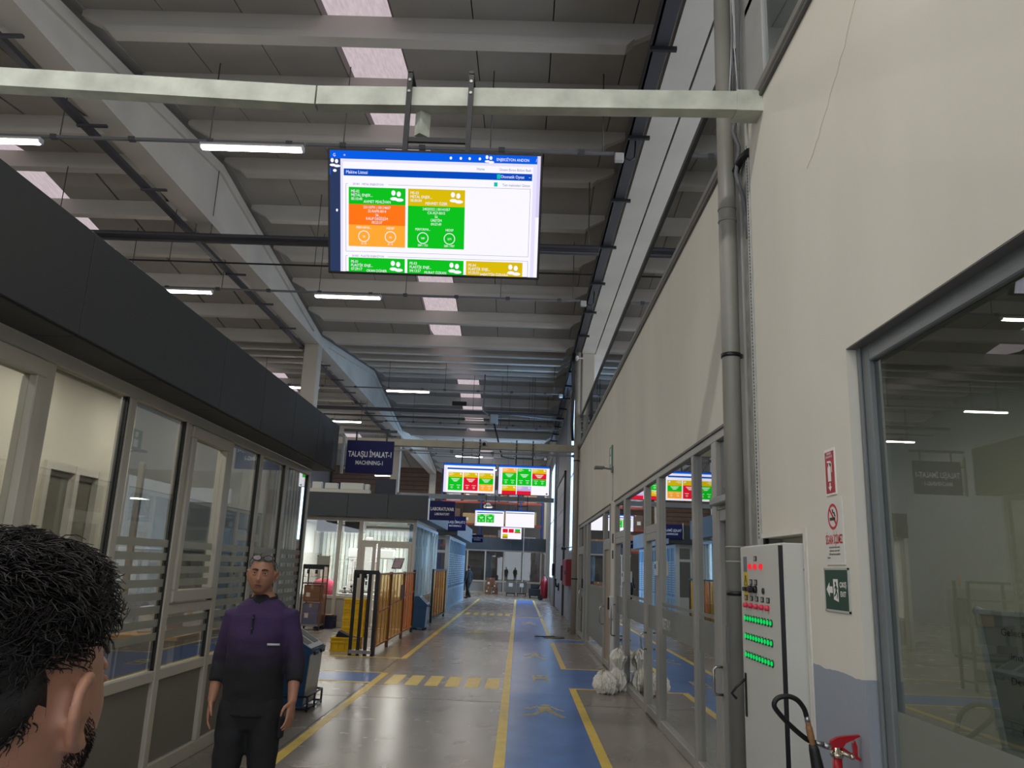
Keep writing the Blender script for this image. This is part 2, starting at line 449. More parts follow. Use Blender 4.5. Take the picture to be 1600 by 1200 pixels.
roof2 = MB(); roof2.box(2.70, 2.80, -9, 60, 8.2, 9.9)  # upright strip added to close the light leak beside the girders
roof2.box(2.75, 9, -9, 60, 8.5, 8.6)  # the roof outside the bays one sees into
roof2.build('roof_slab', ROOFP, ceiling)
GIRM = mat('girder concrete', (206, 200, 190), .75, var=.07, vs=1.0)
def girder(x0, x1, y0, name='girder'):
    y1 = y0+16.5; ym = y0+8.25; zb = 7.78; xm = (x0+x1)/2; w = (x1-x0)
    mb = MB()
    prof = [(y0, zb), (y1, zb), (y1, 8.06), (ym, 9.09), (y0, 8.06)]
    mb.prism([(xm-w*.36, y, z) for y, z in prof], (w*.72, 0, 0), 0)
    mb.prism([(x0, y, z) for y, z in [(y0, zb-.001), (y1, zb-.001), (y1, zb+.16), (y0, zb+.16)]], (w, 0, 0), 0)
    for a, b_, s in ((y0, ym, 1), (ym, y1, -1)):
        za = 8.06 if s > 0 else 9.09; zc = 9.09 if s > 0 else 8.06
        mb.prism([(x0, a, za-.18), (x0, b_, zc-.18), (x0, b_, zc+.002), (x0, a, za+.002)], (w, 0, 0), 0)
    for ya, yb in ((y0, y0+.9), (y1-.9, y1)): 
        za = 8.06+.125*(ya-y0) if ya == y0 else 8.06+.125*(y1-ya)
        zb2 = 8.06+.125*(yb-y0) if ya == y0 else 8.06
        mb.prism([(x0-.004, ya+.002, zb-.003), (x0-.004, yb-.002, zb-.003), (x0-.004, yb-.002, zb2+.004), (x0-.004, ya+.002, za+.004)], (w+.008, 0, 0), 0)
    return mb.build(name, GIRM, ceiling)
for y0 in (5.7-16.5, 5.7, 22.2, 38.7):
    girder(-6.46, -6.04, y0); girder(1.62, 1.99, y0); girder(2.02, 2.38, y0)
COLM = mat('column concrete', (186, 178, 164), .7, var=.06, vs=1.3)
LGREY = mat('light grey painted concrete', (164, 164, 160), .65, var=.08, vs=2.5, bump=.15)
cols = struct('trim_1')
for y in (22.2, 38.7, 55.2):
    MB().box(-6.46, -6.04, y-.22, y+.22, 0, 7.785, .02).build('column', COLM, cols)
for y in (22.22, 38.7, 55.2):
    MB().box(1.63, 2.0, y-.2, y+.2, 0, 7.785, .02).build('column', COLM, cols)
# column by the near wall, in the gap of the wall
MB().box(1.645, 2.0, 5.33, 5.73, 0, 7.785, .01).build('column', LGREY, cols)

# tie beams across the corridor
def tie(y, x0, z0, x1, z1, h, name='tie_beam'):
    mb = MB(); L = [(x0, z0)]
    if y < 6: L += [(-1.55, 4.935)]
    L += [(x1, z1)]
    for (a, za), (b_, zb) in zip(L, L[1:]):
        mb.add([(x, yy, z) for x, zt in ((a, za), (b_-.012, zb)) for yy, z in ((y, zt-h), (y+.11, zt-h), (y+.11, zt), (y, zt))],
               [(0, 1, 2, 3), (7, 6, 5, 4), (0, 4, 5, 1), (1, 5, 6, 2), (2, 6, 7, 3), (3, 7, 4, 0)])
    return mb
TIEM = mat('worn painted beam', (190, 193, 178), .6, var=.2, vs=5, bump=.25, bs=25)
beams = struct('trim_2')
b = tie(4.95, -6.6, 5.10, 1.60, 4.99, .145); b.box(1.42, 1.60, 4.942, 5.11, 4.835, 4.995); b.build('tie_beam', TIEM, beams)
MB().bar((-.80, 5.06, 4.80), (-.80, 5.06, 4.62), .06, .09).build('beam_stub', TIEM, beams)
b = MB(); b.box(-6.1, 1.60, 22.1, 22.32, 4.90, 5.09); b.build('tie_beam', mat('beige painted beam', (176, 168, 148), .65, var=.08, vs=3), beams)
b = MB(); b.box(-6.1, 1.60, 38.6, 38.8, 4.80, 5.02); b.build('tie_beam', mat('grey painted beam', (164, 168, 170), .65, var=.08, vs=3), beams)

# ================================================================ RIGHT WALL
def wall_material():
    m = bpy.data.materials.new('cream wall paint over grey dado'); m.use_nodes = True; nt = m.node_tree
    b = nt.nodes['Principled BSDF']; g = nt.nodes.new('ShaderNodeNewGeometry'); b.inputs['Roughness'].default_value = .7
    n = nt.nodes.new('ShaderNodeTexNoise'); n.inputs['Scale'].default_value = 1.1; n.inputs['Detail'].default_value = 5
    mp = nt.nodes.new('ShaderNodeMapping'); mp.inputs['Scale'].default_value = (1, 1, .35)
    nt.links.new(g.outputs['Position'], mp.inputs[0]); nt.links.new(mp.outputs[0], n.inputs['Vector'])
    r = nt.nodes.new('ShaderNodeValToRGB'); r.color_ramp.elements[0].position = .3; r.color_ramp.elements[1].position = .7
    r.color_ramp.elements[0].color = (*lin((212, 207, 192)), 1); r.color_ramp.elements[1].color = (*lin((223, 218, 204)), 1)
    nt.links.new(n.outputs['Fac'], r.inputs['Fac'])
    sep = nt.nodes.new('ShaderNodeSeparateXYZ'); nt.links.new(g.outputs['Position'], sep.inputs[0])
    w = nt.nodes.new('ShaderNodeTexNoise'); w.inputs['Scale'].default_value = 9
    nt.links.new(g.outputs['Position'], w.inputs['Vector'])
    ad = nt.nodes.new('ShaderNodeMath'); ad.operation = 'MULTIPLY_ADD'; ad.inputs[1].default_value = .03
    nt.links.new(w.outputs['Fac'], ad.inputs[0]); nt.links.new(sep.outputs['Z'], ad.inputs[2])
    lt = nt.nodes.new('ShaderNodeMath'); lt.operation = 'LESS_THAN'; lt.inputs[1].default_value = 1.225
    nt.links.new(ad.outputs[0], lt.inputs[0])
    ylt = nt.nodes.new('ShaderNodeMath'); ylt.operation = 'LESS_THAN'; ylt.inputs[1].default_value = 5.3
    nt.links.new(sep.outputs['Y'], ylt.inputs[0])
    an = nt.nodes.new('ShaderNodeMath'); an.operation = 'MULTIPLY'; nt.links.new(lt.outputs[0], an.inputs[0]); nt.links.new(ylt.outputs[0], an.inputs[1])
    mx = nt.nodes.new('ShaderNodeMix'); mx.data_type = 'RGBA'
    nt.links.new(an.outputs[0], mx.inputs['Factor']); nt.links.new(r.outputs[0], mx.inputs['A']); mx.inputs['B'].default_value = (*lin((150, 156, 164)), 1)
    nt.links.new(mx.outputs['Result'], b.inputs['Base Color'])
    n2 = nt.nodes.new('ShaderNodeTexNoise'); n2.inputs['Scale'].default_value = 7
    nt.links.new(g.outputs['Position'], n2.inputs['Vector'])
    bp = nt.nodes.new('ShaderNodeBump'); bp.inputs['Strength'].default_value = .08; bp.inputs['Distance'].default_value = .02
    nt.links.new(n2.outputs['Fac'], bp.inputs['Height']); nt.links.new(bp.outputs[0], b.inputs['Normal'])
    return m
WALLM = wall_material()
wr = struct('wall_right')
T = .16
def wseg(y0, y1, z0, z1, x0=XR, x1=XR+T): return MB().box(x0, x1, y0, y1, z0, z1).build('plaster_panel', WALLM, wr)
wseg(-9, 3.81, 2.78, 5.03); wseg(3.81, 4.52, 0, 5.03); wseg(4.52, 5.30, 1.90, 5.03)
MB().box(1.74, 1.78, 4.50, 5.32, 0, 1.92).build('plaster_panel', WALLM, wr)                     # back of the cabinet niche
wseg(5.74, 13.45, 2.82, 5.03); wseg(13.45, 14.1, 0, 5.03); wseg(14.1, 21.6, 2.82, 5.03); wseg(21.6, 22.0, 0, 5.03)
PLAS = mat('white plaster edge', (214, 210, 200), .7, var=.05, vs=8)
MB().box(1.592, 1.602, 4.47, 4.52, 0, 1.93).build('plaster_edge', PLAS, wr)
MB().box(1.593, 1.602, 4.521, 5.30, 1.90, 1.93).build('plaster_edge', PLAS, wr)
# joint between the near wall and the column: profiles, rough plaster, bead, open gap
j = MB(); j.box(1.60, 1.66, 5.58, 5.735, 0, 5.6, .004); j.build('joint_profile', ALU, wr)
j = MB(); j.box(1.615, 1.66, 5.40, 5.575, 0, 5.1, .004); j.build('joint_plaster', mat('rough grey plaster', (150, 150, 142), .85, var=.18, vs=9, bump=.5, bs=30), wr)
j = MB(); j.box(1.60, 1.63, 5.345, 5.40, 0, 5.0); j.build('joint_plaster', mat('white filler', (198, 198, 190), .8, var=.1, vs=12), wr)
j = MB()
for k in range(120):
    z = 1.9+k*.026
    if z < 4.8: j.box(1.597, 1.603, 5.36, 5.37, z, z+.016)
stuff(j.build('corner_bead', BLACK, wr))
MB().box(1.62, 1.64, 5.30, 5.345, 0, 5.03).build('joint_gap', mat('dark gap', (20, 20, 20), .9), wr)
# hairline crack
ck = MB(); pts = []
rr = random.Random(3)
for k in range(26):
    t = k/25; pts.append((1.5985, 4.20-1.25*t+rr.uniform(-.012, .012), 3.98+.95*t**1.25+rr.uniform(-.012, .012)))
for a, c in zip(pts, pts[1:]): ck.bar(a, c, .0012, .002)
ck.build('wall_crack', mat('crack', (196, 188, 170), .9), wr)

# clerestory band above the wall
win1 = struct('window_1')
TRIMG = mat('grey trim', (128, 124, 118), .5, var=.08, vs=3)
for y0, y1 in ((-9, 5.3), (5.74, 22.0)):
    MB().box(1.565, 1.63, y0, y1, 4.985, 5.055, .01).build('sill', TRIMG, win1)
    MB().box(1.575, 1.60, y0, y1, 4.95, 4.985, .005).build('sill_flashing', mat('dark trim', (92, 90, 86), .5), win1)
    MB().box(1.60, 1.66, y0, y1, 5.86, 5.92).build('head_rail', mat('dark head rail', (70, 68, 66), .5), win1)
    MB().box(1.622, 1.63, y0+.02, y1-.02, 5.055, 5.86).build('glass_pane', GLS_R, win1)
MB().box(1.60, 1.66, 4.9, 5.30, 5.03, 8.0, .01).build('end_post', LGREY, win1)
MB().box(1.63, 1.70, 3.0, 3.08, 5.05, 5.86).build('mullion', TRIMG, win1)

# near window
win2 = struct('window_2')
FR = mat('grey window frame', (112, 116, 116), .4, var=.04)
MB().box(1.66, 1.72, 3.70, 3.81, .1, 2.78, .006).build('frame_jamb', FR, win2)
MB().box(1.645, 1.66, 3.77, 3.80, .1, 2.78, .004).build('frame_bead', FR, win2)
MB().box(1.66, 1.72, -3, 3.70, 2.69, 2.78, .006).build('frame_head', FR, win2)
MB().box(1.66, 1.72, -3, 3.70, 0, .10, .006).build('frame_sill', FR, win2)
MB().box(1.602, 1.66, -3, 3.81, 2.775, 2.785).build('head_reveal', mat('grey reveal', (120, 118, 114), .6), win2)
MB().box(1.685, 1.693, -3, 3.70, .10, 2.69).build('glass_pane', GLS_R, win2)
FROST2 = film('grey frosted film', (176, 180, 168), .74)
MB().box(1.682, 1.684, -3, 3.70, .84, 1.10).build('frosted_band', FROST2, win2)
MB().box(1.682, 1.684, -3, 3.70, .10, .76).build('frosted_band', FROST2, win2)
MB().box(1.66, 1.72, .6, .68, .1, 2.69, .006).build('mullion', FR, win2)

# office glazing with doors
HND = mat('brushed steel handle', (190, 188, 182), .25, .9)
def d_handle(parent, x, y, z0, z1, out=.07):
    mb = MB(); mb.loft([(x, y, z0+.03), (x-out*.7, y, z0+.03), (x-out, y, z0+.05), (x-out, y, z1-.05), (x-out*.7, y, z1-.03), (x, y, z1-.03)], .011, 10)
    return mb.build('handle', HND, parent)
glz = struct('window_3')
def vpost(y0, y1, z0, z1, par, m=ALU, x0=1.585, x1=1.665, name='mullion'): return MB().box(x0, x1, y0, y1, z0, z1, .006).build(name, m, par)
def hrail(y0, y1, z0, z1, par, m=ALU, x0=1.589, x1=1.661, name='rail'): return MB().box(x0, x1, y0, y1, z0, z1, .006).build(name, m, par)
def pane(y0, y1, z0, z1, par, x=1.625, m=None, name='glass_pane'): return MB().box(x, x+.008, y0, y1, z0, z1).build(name, m or GLS_R, par)
hrail(5.74, 13.45, 2.73, 2.82, glz); hrail(6.6, 9.15, 0, .10, glz); hrail(10.25, 12.05, 0, .10, glz)
MB().box(1.575, 1.585, 5.74, 13.45, 2.80, 2.82).build('drip_edge', mat('dark trim', (92, 90, 86)), glz)
for a, c in ((6.44, 6.60), (7.29, 7.38), (9.13, 9.30), (10.14, 10.26), (12.04, 12.26), (13.33, 13.45)): vpost(a, c, .0, 2.73, glz)
for a, c in ((6.60, 7.29), (7.38, 9.13), (10.26, 12.04)):
    pane(a, c, .10, 2.73, glz)
    pane(a+.01, c-.01, 1.0, 1.27, glz, x=1.618, m=FROST, name='frosted_band')
    pane(a+.01, c-.01, 1.30, 1.33, glz, x=1.618, m=FROST, name='frosted_band')
lt = MB(); put_text(lt, 'RETAY', (1.6165, 9.10, 1.06), (0, -1, 0), (0, 0, 1), .155, 'l', .02)
lt.build('glass_lettering', mat('white vinyl', (225, 225, 222), .5), glz)
def door(n, y0, y1, zh, hy, hz0, hz1, transom=True, leafm=None):
    d = struct('door_%d' % n)
    hrail(y0, y1, zh, zh+.10, d, name='door_header')
    vpost(y0, y0+.07, .02, zh, d, name='door_stile'); vpost(y1-.07, y1, .02, zh, d, name='door_stile')
    hrail(y0+.07, y1-.07, zh-.09, zh, d, name='door_rail'); hrail(y0+.07, y1-.07, .02, .12, d, name='door_rail')
    pane(y0+.07, y1-.07, .12, zh-.09, d, m=leafm)
    if leafm is None: pane(y0+.07, y1-.07, 1.0, 1.27, d, x=1.618, m=FROST, name='frosted_band')
    if transom: pane(y0, y1, zh+.10, 2.73, d)
    d_handle(d, 1.585, hy, hz0, hz1)
    return d
d = door(1, 5.76, 6.44, 2.16, 6.36, .74, 1.0)
MB().box(1.52, 1.585, 5.85, 6.42, 2.19, 2.25, .01).build('door_closer', mat('closer grey', (150, 150, 146), .4), d)
door(2, 9.30, 10.14, 2.12, 10.03, .72, .97)
door(3, 12.26, 13.33, 2.18, 13.2, .62, 1.16)
# second glazed section
glz2 = struct('window_4')
hrail(14.1, 21.6, 2.73, 2.82, glz2); MB().box(1.575, 1.585, 14.1, 21.6, 2.80, 2.82).build('drip_edge', _M['dark trim'], glz2)
for a, c in ((14.1, 14.2), (15.1, 15.22), (18.75, 18.95), (19.7, 19.85), (21.48, 21.6)): vpost(a, c, 0, 2.73, glz2)
hrail(15.22, 18.75, 0, .1, glz2)
pane(15.22, 18.75, .1, 2.73, glz2); pane(18.95, 19.7, .1, 2.73, glz2)
pane(15.23, 18.74, .25, 1.35, glz2, x=1.618, m=FROST, name='frosted_band')
door(4, 14.2, 15.1, 2.12, 15.0, .68, 1.05, leafm=mat('beige door leaf', (176, 156, 128), .5))
door(5, 19.85, 21.48, 2.14, 20.1, .66, 1.2)

# dark offices behind the right glazing
off = struct('wall_office')
OFFW = mat('office wall', (178, 174, 156), .8); OFFC = mat('office ceiling', (150, 150, 144), .8)
MB().box(6.0, 6.1, -3, 22, 0, 2.95).build('partition_panel', OFFW, off)
MB().box(1.78, 6.1, -3, 22, 2.9, 3.0).build('suspended_ceiling', OFFC, off)
MB().box(1.78, 6.0, 4.6, 4.7, 0, 2.9).build('partition_panel', OFFW, off)
MB().box(1.78, 6.0, 13.7, 13.8, 0, 2.9).build('partition_panel', OFFW, off)
MB().box(1.78, 6.1, 22.0, 22.1, 0, 5.0).build('partition_panel', OFFW, off)

# ---------------------------------------------------------------- right wall beyond the offices
wr2 = struct('wall_far_right')
CLAD = mat('grey cladding', (138, 142, 146), .6, var=.05)
X2 = 1.72
def clad(y0, y1, z0, z1): return MB().box(X2, X2+.12, y0, y1, z0, z1).build('cladding_panel', CLAD, wr2)
clad(22.42, 25.6, 0, 8.2); clad(25.6, 27.4, 0, 2.25); clad(25.6, 27.4, 7.3, 8.2); clad(27.4, 30.2, 0, 8.2); clad(30.2, 36.8, 5.3, 8.2)
clad(36.8, 39.6, 0, 8.2); clad(39.6, 44.4, 0, 1.2); clad(39.6, 44.4, 7.0, 8.2); clad(44.4, 52, 0, 8.2)
mb = MB()
for k in range(90):
    y = 22.5+k*.33
    if not (25.5 < y < 27.4 or 30.0 < y < 37 or 39.5 < y < 44.5): mb.box(X2-.03, X2, y, y+.09, 0, 7.8)
stuff(mb.build('cladding_rib', mat('pale cladding rib', (186, 190, 192), .5), wr2))
WHT = mat('white door panel', (206, 204, 206), .5, var=.03)
d = struct('door_6')
for k in range(8): MB().box(X2-.05, X2+.04, 30.3, 36.7, .03+k*.655, .03+k*.655+.645, .012).build('sectional_panel', WHT, d)
for y in (30.2, 36.7): MB().box(X2-.09, X2+.02, y, y+.1, 0, 5.35).build('guide_rail', mat('dark guide', (60, 60, 64), .5), d)
MB().box(X2-.09, X2+.02, 30.2, 36.8, 5.27, 5.36).build('door_head', _M['dark guide'], d)
DAY = emit('daylight through glazing', (168, 208, 250), DAYWIN)
for n, (y0, y1, z0, z1) in ((5, (25.6, 27.4, 2.25, 7.3)), (6, (39.6, 44.4, 1.2, 7.0))):
    w = struct('window_%d' % n)
    MB().box(X2+.05, X2+.06, y0, y1, z0, z1).build('glass_pane', DAY, w)
    for yy in (y0, (y0+y1)/2, y1): MB().box(X2-.02, X2+.05, yy-.035, yy+.035, z0, z1).build('mullion', WHT, w)
    for zz in (z0, (z0+z1)/2, z1): MB().box(X2-.015, X2+.05, y0, y1, zz-.03, zz+.03).build('rail', WHT, w)

# ================================================================ FAR OFFICE FRONT
wf = struct('wall_far')
FASB = mat('blue grey cladding', (66, 76, 88), .5, var=.05)
for k in range(5): MB().box(-3.9+k*1.12, -3.9+(k+1)*1.12-.012, 51.4, 51.6, 2.72, 3.5).build('fascia_panel', FASB, wf)
MB().box(-3.9, 1.7, 51.5, 51.6, 2.62, 2.72).build('rail', ALU2, wf)
for x in (-3.35, -2.2, -1.0, .2, 1.36): MB().box(x, x+.09, 51.48, 51.58, 0, 2.64, .01).build('mullion', ALU2, wf)
MB().box(-3.9, 1.7, 51.49, 51.57, .70, .80).build('rail', ALU2, wf); MB().box(-3.9, 1.7, 51.49, 51.57, 0, .12).build('rail', ALU2, wf)
for x in (-3.26, -2.11, -.91, .29):
    MB().box(x, x+1.06, 51.54, 51.55, .80, 2.62).build('glass_pane', GLS_L, wf)
    MB().box(x, x+1.06, 51.53, 51.56, .12, .70).build('kick_panel', mat('grey kick panel', (150, 152, 152), .5), wf)
MB().box(.23, .29, 51.3, 51.36, 0, 4.9).build('white_pipe', mat('white pipe', (215, 220, 226), .4), wf)
MB().box(-4, 1.7, 53.4, 53.5, 0, 2.6).build('back_partition', mat('back partition', (96, 92, 92), .8, var=.35, vs=.8), wf)
MB().box(-16, 3, 59.6, 59.8, 0, 10.5).build('end_cladding', mat('end wall cladding', (120, 116, 112), .8, var=.06), wf)
hl = struct('wall_hall_left')
MB().box(-14.7, -14.55, -9, 60, 0, 10.0).build('cladding', mat('hall side cladding', (150, 150, 148), .8, var=.06), hl)
wl2 = struct('wall_far_left')
for k in range(16): MB().box(-14.3, -4.3, 59.3, 59.4, 4.2+k*.32, 4.2+k*.32+.29).build('brown_board', mat('brown wall boards', (138, 112, 96), .7, var=.12, vs=3), wl2)

# ================================================================ LEFT PARTITION
wl = struct('wall_left')
XL = -2.7
YE = [1.45, 2.4, 3.36, 4.32, 5.30, 6.25, 7.22, 8.10, 9.0, 10.0]
KICK = mat('grey kick board', (128, 124, 116), .6, var=.05, vs=2)
def lbox(name, y0, y1, z0, z1, par=wl, m=ALU2, x0=XL-.07, x1=XL, b=.006): return MB().box(x0, x1, y0, y1, z0, z1, b).build(name, m, par)
lbox('head_rail', 1.4, 10.05, 2.69, 2.775)
lbox('foot_rail', 1.4, 10.05, 0, .115)
lbox('middle_rail', 1.4, 10.05, .715, .795)
for y in YE: lbox('mullion', y-.045, y+.045, .115, 2.69, x0=XL-.074, x1=XL+.004)
HIDE = mat('seal strip', (40, 40, 40), .7)
for i, (a, c) in enumerate(zip(YE, YE[1:])):
    y0, y1 = a+.045, c-.045
    lbox('kick_panel', y0, y1, .115, .715, m=KICK, x0=XL-.045, x1=XL-.03, b=0)
    for yy in (y0, y1-.012): lbox('seal_strip', yy, yy+.012, .795, 2.69, m=HIDE, x0=XL-.05, x1=XL-.008, b=0)
    if i in (2, 5):
        w = struct('window_%d' % (7+i)); s0 = 1.285
        lbox('frame_rail', y0, y1, 1.19, 1.27, par=wl)
        for z0, z1, q0, q1 in ((s0, s0+.09, y0+.012, y1-.012), (2.585, 2.68, y0+.012, y1-.012)):
            lbox('sash_rail', q0, q1, z0, z1, par=w, x1=XL+.02)
        for q in (y0+.012, y1-.012-.085): lbox('sash_stile', q, q+.085, s0+.09, 2.585, par=w, x1=XL+.02)
        MB().box(XL-.03, XL-.022, y0+.1, y1-.1, s0+.09, 2.585).build('glass_pane', GLS_L, w)
        MB().box(XL-.03, XL-.022, y0+.012, y1-.012, .795, 1.19).build('glass_pane', GLS_L, wl)
        mb = MB(); mb.box(XL-.12, XL-.1, y0+.16, y0+.19, 1.8, 1.86, .004).box(XL-.14, XL-.12, y0+.165, y0+.185, 1.72, 1.86, .004).build('handle', BLACK, w)
    else:
        MB().box(XL-.03, XL-.022, y0+.012, y1-.012, .795, 2.69).build('glass_pane', GLS_L, wl)
    if i >= 4:
        mb = MB()
        for k in range(8):
            z = 1.70-k*.098
            if i == 5 and z < 1.29 and z+.055 > 1.19: continue
            mb.box(XL-.021, XL-.0195, y0+(.1 if i == 5 and z > 1.2 else .013), y1-(.1 if i == 5 and z > 1.2 else .013), z, z+.056)
        mb.build('film_stripe', FROST, wl)
# cladding band above, projecting over the walkway
fas = struct('trim_3')
n = 9; y0 = 1.0; L = (10.08-y0)/n
for k in range(n):
    a = y0+k*L; c = a+L-.006
    MB().box(-2.42, -2.40, a, c, 2.775, 3.36, .003).build('fascia_panel', DARKF, fas)
    MB().box(-2.68, -2.42, a, c, 2.765, 2.782, .002).build('soffit_panel', mat('dark soffit', (60, 60, 60), .55, var=.05), fas)
MB().box(-2.7, -2.40, 10.08, 10.10, 2.765, 3.36, .003).build('end_panel', DARKF, fas)
MB().box(-2.75, -2.43, 1.0, 10.08, 3.30, 3.34).build('cover_strip', DARKF, fas)

# rooms behind the left partition
lro = struct('wall_left_office')
CRW = mat('cream room wall', (206, 200, 180), .8, var=.03)
MB().box(-8.2, -2.78, 1.0, 8.3, 3.24, 3.29).build('suspended_ceiling', mat('room ceiling', (150, 150, 146), .8), lro)
MB().box(-4.3, -4.2, 1.0, 6.85, 0, 3.24).build('partition_panel', CRW, lro)
MB().box(-4.3, -4.2, 7.80, 8.25, 0, 3.24).build('partition_panel', CRW, lro)
MB().box(-4.3, -4.2, 6.85, 7.80, 2.42, 3.24).build('partition_panel', CRW, lro); MB().box(-4.3, -4.2, 6.85, 7.80, 0, .95).build('partition_panel', CRW, lro)
MB().box(-4.31, -4.18, 8.22, 8.30, 0, 3.24).build('corner_trim', ALU2, lro)
MB().box(-8.2, -2.78, .9, 1.0, 0, 2.9).build('partition_panel', CRW, lro)
wi = struct('window_11')
for y0, y1 in ((6.85, 6.92), (7.32, 7.39), (7.73, 7.80)): MB().box(-4.27, -4.17, y0, y1, .953, 2.417).build('mullion', ALU2, wi)
for z0, z1 in ((.95, 1.02), (2.35, 2.42)): MB().box(-4.265, -4.175, 6.855, 7.795, z0, z1).build('rail', ALU2, wi)
for y0, y1 in ((6.92, 7.32), (7.39, 7.73)): MB().box(-4.24, -4.235, y0, y1, 1.02, 2.35).build('glass_pane', film('milky pane', (170, 166, 150), .7), wi)
wend = struct('wall_left_end')
for a in (-8.2, -7.1, -6.0, -4.9, -3.8): MB().box(a, a+.07, 9.98, 10.05, 0, 2.78, .006).build('mullion', ALU2, wend)
for a in (-8.13, -7.03, -5.93, -4.83, -3.73):
    MB().box(a, a+(1.03 if a < -4 else .96), 10.01, 10.02, .8, 2.7).build('glass_pane', GLS_L, wend)
    MB().box(a, a+(1.03 if a < -4 else .96), 10.0, 10.03, 0, .8).build('kick_panel', KICK, wend)

# ================================================================ LABORATORY
lab = struct('wall_lab')
YLB = 20.92; XLB = -2.72
def fb(name, x0, x1, z0, z1, par=lab, m=ALU2, y0=YLB, y1=YLB+.07, b=.006): return MB().box(x0, x1, y0, y1, z0, z1, b).build(name, m, par)
fb('head_rail', -6.6, XLB, 2.68, 2.775); fb('foot_rail', -6.6, -4.15, 0, .12, y0=YLB+.004, y1=YLB+.066); fb('middle_rail', -6.6, -4.15, .70, .78, y0=YLB+.004, y1=YLB+.066)
for x0, x1 in ((-6.6, -6.5), (-5.72, -5.64), (-4.78, -4.68), (-4.22, -4.11)): fb('mullion', x0, x1, 0, 2.68)
fb('corner_post', -2.80, XLB, 0, 2.68)
fb('transom_rail', -4.11, -2.80, 2.12, 2.20)
for x0, x1 in ((-6.5, -5.72), (-5.64, -4.78), (-4.68, -4.22)):
    fb('glass_pane', x0, x1, .78, 2.68, m=GLS_L, y0=YLB+.03, y1=YLB+.036, b=0)
    fb('kick_panel', x0, x1, .12, .70, m=mat('light kick board', (168, 164, 154), .6), y0=YLB+.03, y1=YLB+.05, b=0)
fb('glass_pane', -4.11, -2.80, 2.20, 2.68, m=GLS_L, y0=YLB+.03, y1=YLB+.036, b=0)
dl = struct('door_7')
for x0, x1 in ((-4.11, -3.74), (-3.70, -2.80)):
    for a, c in ((x0, x0+.08), (x1-.08, x1)): fb('door_stile', a, c, .02, 2.12, par=dl, y0=YLB-.01)
    for a, c in ((2.03, 2.12), (.02, .13), (.72, .80)): fb('door_rail', x0+.08, x1-.08, a, c, par=dl, y0=YLB-.01)
    fb('glass_pane', x0+.08, x1-.08, .80, 2.03, m=GLS_L, par=dl, y0=YLB+.03, y1=YLB+.036, b=0)
    fb('kick_panel', x0+.08, x1-.08, .13, .72, m=_M['light kick board'], par=dl, y0=YLB+.02, y1=YLB+.04, b=0)
# lab side along the walkway
BLF = mat('daylight tinted frame', (176, 204, 224), .4)  # blue daylight falling on this side is put into the frame colour
ys = [20.99+k*.8 for k in range(8)]
for a in ys: MB().box(XLB-.07, XLB, a-.03, a+.03, 0, 2.69, .006).build('side_mullion', BLF, lab)
for z0, z1 in ((0, .12), (.70, .78), (2.62, 2.70)): MB().box(XLB-.065, XLB-.005, 21.0, 26.62, z0, z1).build('side_rail', BLF, lab)
for a in ys[:-1]:
    MB().box(XLB-.035, XLB-.03, a+.03, a+.77, .78, 2.62).build('glass_pane', glass('side glazing', (.92, .94, .94), .55), lab)
    MB().box(XLB-.04, XLB-.02, a+.03, a+.77, .12, .70).build('kick_panel', mat('daylight tinted board', (170, 190, 208), .5), lab)  # the boards carry the same daylight blue in their colour
MB().box(-6.6, XLB-.07, 26.55, 26.65, 0, 2.8).build('back_panel', mat('lab wall', (206, 208, 204), .7), lab)
MB().box(-6.7, -6.6, 20.9, 26.65, 0, 2.8).build('back_panel', _M['lab wall'], lab)
MB().box(-6.7, XLB, 20.95, 26.65, 2.80, 2.88).build('suspended_ceiling', mat('lab ceiling', (176, 178, 178), .7), lab)
fl = struct('trim_4')
for k in range(4): MB().box(-6.6+k*1.0475, -6.6+(k+1)*1.0475-.008, 20.62, 20.64, 2.775, 3.39, .003).build('fascia_panel', DARKF, fl)
for k in range(6): MB().box(-2.43, -2.41, 20.64+k, 20.64+k+.992, 2.775, 3.39, .003).build('fascia_panel', FASB, fl)
MB().box(-6.6, -2.43, 20.64, 20.90, 2.775, 2.79).build('soffit_panel', _M['dark soffit'], fl)
MB().box(-2.72, -2.43, 20.9, 26.6, 2.775, 2.79).build('soffit_panel', FASB, fl)
MB().box(-6.6, -2.45, 20.66, 26.6, 3.28, 3.34).build('roof_board', mat('roof board', (110, 108, 104), .8), fl)
# lab contents
EMD = emit('downlight', (255, 250, 240), 4.0)
dlp = []
def downlight(x, y, z, label, group, p):
    t = thing('ceiling_downlight', label, 'light', (x, y, z), group)
    MB().lathe([(.085, -.005), (.115, -.012), (.125, 0), (.12, .004)], (x, y, z)).build('trim_ring', WHT, t)
    MB().lathe([(.0001, -.004), (.086, -.004)], (x, y, z)).build('diffuser', EMD, t)
    li = bpy.data.lights.new('downlight', 'AREA'); li.shape = 'DISK'; li.size = .2; li.energy = p; li.color = (1, .97, .92)
    o = bpy.data.objects.new('downlight_beam', li); COL.objects.link(o); o.parent = t; o.location = (0, 0, -.016)
    return t
for x, lx in ((-3.3, 'right'), (-4.4, 'middle'), (-5.5, 'left')):
    for y, ly in ((21.8, 'front'), (23.4, 'second'), (25.0, 'back')): downlight(x, y, 2.80, 'round downlight in the %s row on the %s side of the laboratory ceiling' % (ly, lx), 'laboratory downlights', 40)
bl = thing('vertical_blind', 'pale vertical strip blind hanging along the laboratory back wall', 'blind', (-4.6, 26.3, 0))
MB().box(-6.5, -2.9, 26.26, 26.32, 2.66, 2.72).build('head_rail', WHT, bl)
blm = [mat('blind strip pale', (214, 222, 216), .8), mat('blind strip grey', (176, 186, 184), .8)]
